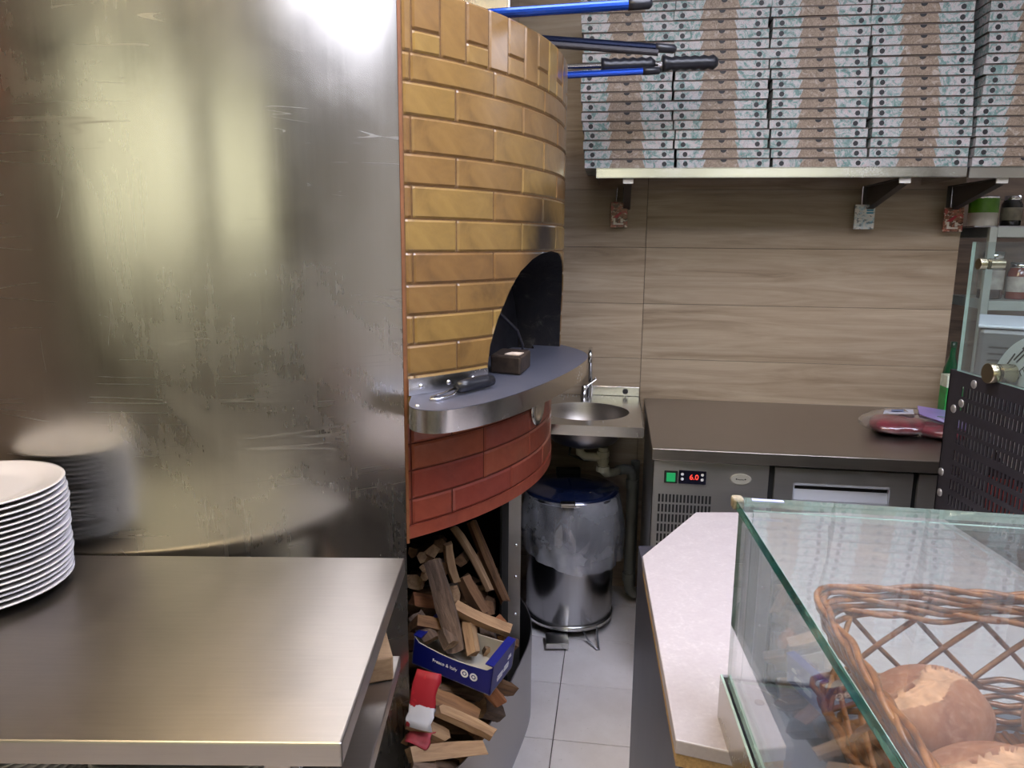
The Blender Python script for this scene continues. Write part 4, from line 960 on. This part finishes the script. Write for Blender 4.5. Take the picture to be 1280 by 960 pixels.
def loaf(name, label, loc, rz, tilt, sx, sy, sz, seed, split=True, wsp=.24):
    nx, ny = 112, 56; V = []; r = random.Random(seed)
    wob = lambda a, b: .5*math.sin(a*23+seed)+.3*math.sin(a*51+b*37)+.4*math.sin(b*71+a*13+seed)
    for k in range(ny+1):
        ph = math.pi*k/ny - math.pi/2
        for i in range(nx):
            a = 2*math.pi*i/nx; cc = math.cos(ph)**.85 if 0 < k < ny else 0; w1 = 1+.025*math.sin(2*a+seed)+.02*math.sin(5*a+ph*4+seed*2)
            z = sz*math.sin(ph); z = z*.62 if z < 0 else z; x = sx*cc*math.cos(a)*w1; y = sy*cc*math.sin(a)*w1
            if split and z > 0:
                d = (y - .10*sy*math.sin(5*x/sx))/(sy*wsp*math.sqrt(max(.03, 1-(x/(sx*.88))**2))) if abs(x) < sx*.88 else 9
                if abs(d) < 1: z += -.05*sz + .0016*wob(x/sx, y/sy)
                elif d < 1.6 and d > 0: z += .05*sz*(1.6-d)/.6
            V.append((x, y, z + .62*sz))
    F1, F2 = [], []
    for k in range(ny):
        for i in range(nx):
            f = (k*nx+i, k*nx+(i+1) % nx, (k+1)*nx+(i+1) % nx, (k+1)*nx+i); x = sum(V[q][0] for q in f)/4; y = sum(V[q][1] for q in f)/4
            ins_ = split and k > ny*.5 and abs(x) < sx*.88 and abs(y - .10*sy*math.sin(5*x/sx)) < sy*wsp*math.sqrt(max(.03, 1-(x/(sx*.88))**2))*(1+.12*wob(x/sx, y/sy))
            (F2 if ins_ else F1).append(f)
    t = thing(name, label, 'bread', loc); t.rotation_euler = Euler((tilt[0], tilt[1], rz))
    def part(nm, F, mat):
        used = sorted({q for f in F for q in f}); ix = {q: n for n, q in enumerate(used)}
        MB().add([V[q] for q in used], [tuple(ix[q] for q in f) for f in F]).build(nm, mat, t, smooth=True)
    part('crust', F1, M['bread'])
    if split: part('split', F2, M['crumb'])
    return t
loaf('bread_loaf', 'floury bread loaf with broad split crust, farther one in the basket', (.450, .728, ZF+.022), R_(28), (R_(6), R_(0)), .075, .060, .052, 2)
loaf('bread_loaf', 'floury bread loaf with narrow split crust, nearer one in the basket', (.450, .605, ZF+.016), R_(8), (R_(4), 0), .090, .058, .052, 5)
loaf('bread_loaf', 'plain round golden loaf at the right side of the basket', (.605, .715, ZF+.020), R_(50), (0, 0), .055, .048, .050, 8, False)
loaf('bread_loaf', 'flat brown loaf lying on the basket floor between the others', (.535, .63, ZF+.011), R_(70), (0, 0), .085, .052, .030, 11, False)
# ================================================================== PERFORATED SCREEN AND GLASS GUARD
ps = thing('perforated_screen', 'black slotted metal screen standing on the counter', 'screen', (1.0, 1.675, .8802))
Hh, Ln = .341, .62
rowsz = [1.165-.8802+.0165, 1.165-.8802-.0165]
cent = [.302, .270, .226, .195, .155, .121, .087, .050]; sh_ = .023
mb = MB(); zprev = 0; cs_ = sorted(cent)
for z in cs_:
    mb.box(0, .003, -Ln, 0, zprev, z-sh_/2); zprev = z+sh_/2
    y = -.050; mb.box(0, .003, -.050, 0, z-sh_/2, z+sh_/2)
    while y > -Ln+.02:
        mb.box(0, .003, y-.0125, y-.0065, z-sh_/2, z+sh_/2); y -= .0125
    mb.box(0, .003, -Ln, y, z-sh_/2, z+sh_/2)
mb.box(0, .003, -Ln, 0, zprev, Hh).box(0, .02, -Ln, 0, Hh, Hh+.003).box(0, .03, -.004, 0, 0, Hh)
pso = mb.build('slotted_plate', M['black_metal'], ps)
rv = MB().lathe([(0,.003),(.0075,.0028),(.009,.0015),(.0095,0)], 18).mesh('rivet', plain('grey_rivet', c(150, 148, 146), .35, .5), True)
for y, z in ((-.092,.326),(-.056,.276),(-.030,.258),(-.012,.104),(-.016,.055)): put('rivet', rv, ps, (0, y, z), (0, R_(-90), 0))
gg = thing('glass_guard', 'upright clear glass guard above the slotted black screen', 'glass guard', (1.0, 1.650, 1.2250))
V = [(x, y, z) for z in (0, .284) for y in (-.55, 0) for x in (0, .008)]
MB().add(V, [(0,4,6,2), (1,3,7,5)], 0).add(V, [(0,2,3,1), (4,5,7,6), (0,1,5,4), (2,6,7,3)], 1).build('pane', [M['glass_g'], M['edge2']], gg)
MB().box(.009, .20, -.55, 0, .276, .284).build('top_shelf_pane', [M['edge']], gg) if False else None
for y, z, r_ in ((-.052, .238, .0125), (-.128, .016, .022), (-.30, .238, .0125)):
    s1 = MB().lathe([(0,0),(r_*.94,0),(r_,.002),(r_,.013),(r_*.9,.014),(0,.014)], 28).build('standoff', M['brass'], gg, (-.0142, y, z), (0, R_(90), 0), ang=40)
    MB().lathe([(0,0),(r_*.9,0),(r_*.9,.03),(0,.03)], 24).build('standoff_rear', M['brass'], s1, (0, 0, .0225), None, ang=40)
dsn = thing('round_sign', 'white round printed card behind the glass guard', 'sign', (1.045, 1.45, 1.032))
MB().lathe([(0,0),(.148,0),(.148,.003),(0,.003)], 64).build('card', plain('white_printed_card', c(228, 228, 232), .4), dsn, (0, 0, .148), (0, R_(-90), 0))
INK = plain('black_ink', (.02, .02, .025, 1), .5)
def ontext(body, size, yy, zz, ang_):
    m_ = Matrix(((0, 0, -1), (-math.cos(ang_), math.sin(ang_), 0), (math.sin(ang_), math.cos(ang_), 0)))   # columns: text x, text y, normal
    o = text('lettering', body, size, INK, dsn, (-.0035, yy, zz), None); o.rotation_euler = m_.to_euler(); return o
ontext('TUTTI GUSTI', .019, .035, .228, R_(42))
for yy, zz, an, L_ in ((.062, .252, 44, .045), (.056, .246, 44, .038), (.020, .272, 32, .055), (.088, .236, 52, .035), (.045, .272, 38, .03)):
    MB().box(-.0004, .0004, -L_/2, L_/2, -.0016, .0016).build('print_line', INK, dsn, (-.0036, yy, zz), (R_(-an), 0, 0))
gb = thing('grey_appliance', 'grey vented appliance standing behind the glass guard', 'appliance', (1.135, 1.83, .8602), 0)
gb.rotation_euler = (0, 0, R_(-32)); gb.location = (1.15 + .18*math.cos(R_(32)) + .17*math.sin(R_(32)), 1.83 - .18*math.sin(R_(32)) + .17*math.cos(R_(32)), 0)
MB().box(-.18, .25, -.17, .17, 0, 1.3025).build('housing', plain('grey_metal_housing', c(104, 104, 104), .45, .5), gb, bevel=.012)
MB().box(-.182, .25, -.172, .17, 1.3025, 1.3105).build('top_cover', plain('pale_grey_cover', c(186, 192, 200), .4), gb, bevel=.003)
for k in range(5): MB().box(-.155, -.095, -.1712, -.170, 1.19+k*.016, 1.195+k*.016).build('vent_slot', M['black'], gb)
# bottles behind the slotted screen
def bottle(loc, r, h, mat, capm, label, cat='bottle', lab=None):
    t = thing('bottle', label, cat, loc)
    MB().lathe([(0,0),(r*.9,0),(r,.006),(r,h*.55),(r*.9,h*.64),(r*.42,h*.80),(r*.36,h*.95),(r*.36,h)], 20).build('body', mat, t, smooth=True)
    MB().lathe([(r*.4,h*.93),(r*.42,h*.94),(r*.42,h*1.01),(0,h*1.015)], 14).build('cap', capm, t, smooth=True)
    if lab: MB().lathe([(r*1.01,h*.18),(r*1.015,h*.19),(r*1.015,h*.48),(r*1.01,h*.49)], 20).build('label', lab, t, smooth=True)
REDL = plain('red_label', c(190, 60, 44), .5, var=.3); GRL = plain('green_glass', c(18, 74, 44), .08, coat=.5); DKL = plain('dark_sauce', c(44, 22, 14), .15, coat=.5); WCAP = plain('white_cap', c(216, 214, 206), .4)
for k, (x, y) in enumerate(((1.09, 1.58), (1.10, 1.50), (1.09, 1.42), (1.10, 1.34))):
    bottle((x, y, .8803), .033, .25, DKL, WCAP, ['dark sauce bottle with red label farthest behind the slotted screen', 'second dark sauce bottle behind the slotted screen', 'third dark sauce bottle behind the slotted screen', 'nearest dark sauce bottle behind the slotted screen'][k], 'bottle', REDL)
wb = W(1.268, 3.045, .8605)
gc = thing('green_carton', 'green and white carton standing at the wood wall end', 'carton', W(1.254, 2.95, .8605), WR)
MB().box(-.030, .030, -.03, .03, 0, .12).build('carton', plain('green_carton_print', c(48, 148, 72), .4, var=.3, vscale=25), gc, bevel=.002)
MB().box(-.031, .031, -.031, .031, .12, .165).build('carton_top', plain('white_carton_top', c(214, 222, 200), .4, var=.2, vscale=40), gc, bevel=.002)
bottle(W(1.286, 3.05, .8605), .028, .275, GRL, plain('dark_cap', (.02, .05, .03, 1), .3), 'dark green glass bottle behind the green carton', 'bottle')
# ================================================================== STORAGE RACK IN THE ALCOVE
rk = thing('storage_rack', 'pale steel storage rack with shelves in the alcove', 'rack', W(1.355, 3.0, 0), WR)
RKM = plain('pale_rack_paint', c(176, 184, 178), .4, .3, var=.05)
for x in (0, .80):
    for y in (0, .34): MB().box(x-.013, x+.013, y, y+.02, .0, 1.5685).build('upright', RKM, rk, bevel=.002)
for z in (.45, 1.265, 1.533): MB().box(.014, .786, .001, .36, z, z+.036).build('shelf_board', RKM, rk, bevel=.002)
MB().box(-.06, .014, .02, .36, 1.5690, 1.5735).box(.014, .79, .002, .36, 1.5692, 1.5735).build('shelf_liner', M['steel_d'], rk)
cn = thing('food_can', 'large food can with green and white label on the rack', 'can', W(1.336, 3.06, 1.5737), WR)
MB().lathe([(0,0),(.048,0),(.049,.003),(.049,.048)], 36).build('white_band', plain('white_can_label', c(196, 192, 180), .35, var=.1), cn, smooth=True)
MB().lathe([(.049,.048),(.049,.100)], 36).build('green_band', plain('green_can_label', c(86, 140, 34), .35, var=.2), cn, smooth=True)
MB().lathe([(.049,.100),(.0505,.103),(.049,.107),(.046,.104),(0,.104)], 36).build('can_lid', M['chrome'], cn, smooth=True)
def jar(s_, n_, z_, r, h, mat, label):
    t = thing('jar', label, 'jar', W(s_, n_, z_))
    MB().lathe([(0,0),(r*.95,0),(r,.006),(r,h*.72),(r*.8,h*.84),(r*.78,h*.86)], 28).build('body', mat, t, smooth=True)
    MB().lathe([(r*.82,h*.85),(r*.84,h*.86),(r*.84,h*.99),(0,h)], 28).build('lid', M['chrome'], t, smooth=True)
    MB().lathe([(r*1.01,h*.2),(r*1.015,h*.21),(r*1.015,h*.6),(r*1.01,h*.61)], 28).build('label', plain('jar_label', c(186, 178, 170), .5, var=.3, vscale=30), t, smooth=True)
jar(1.42, 3.12, 1.301+.0005, .042, .18, plain('dark_jar_glass', (.04, .025, .025, 1), .1, coat=.5), 'dark glass jar with pale label on the lower rack shelf')
jar(1.52, 3.12, 1.301+.0005, .042, .14, plain('red_brown_preserve', c(120, 40, 22), .15, coat=.5), 'red brown preserve jar on the lower rack shelf')
jar(1.47, 3.14, 1.574, .035, .115, plain('smoky_jar_glass', (.03, .03, .035, 1), .08, coat=.5), 'smoky glass jar beside the big can on the rack')
jar(1.56, 3.14, 1.574, .035, .115, plain('smoky_jar_glass_b', (.03, .03, .035, 1), .08, coat=.5), 'smoky glass jar farthest right on the upper rack shelf')
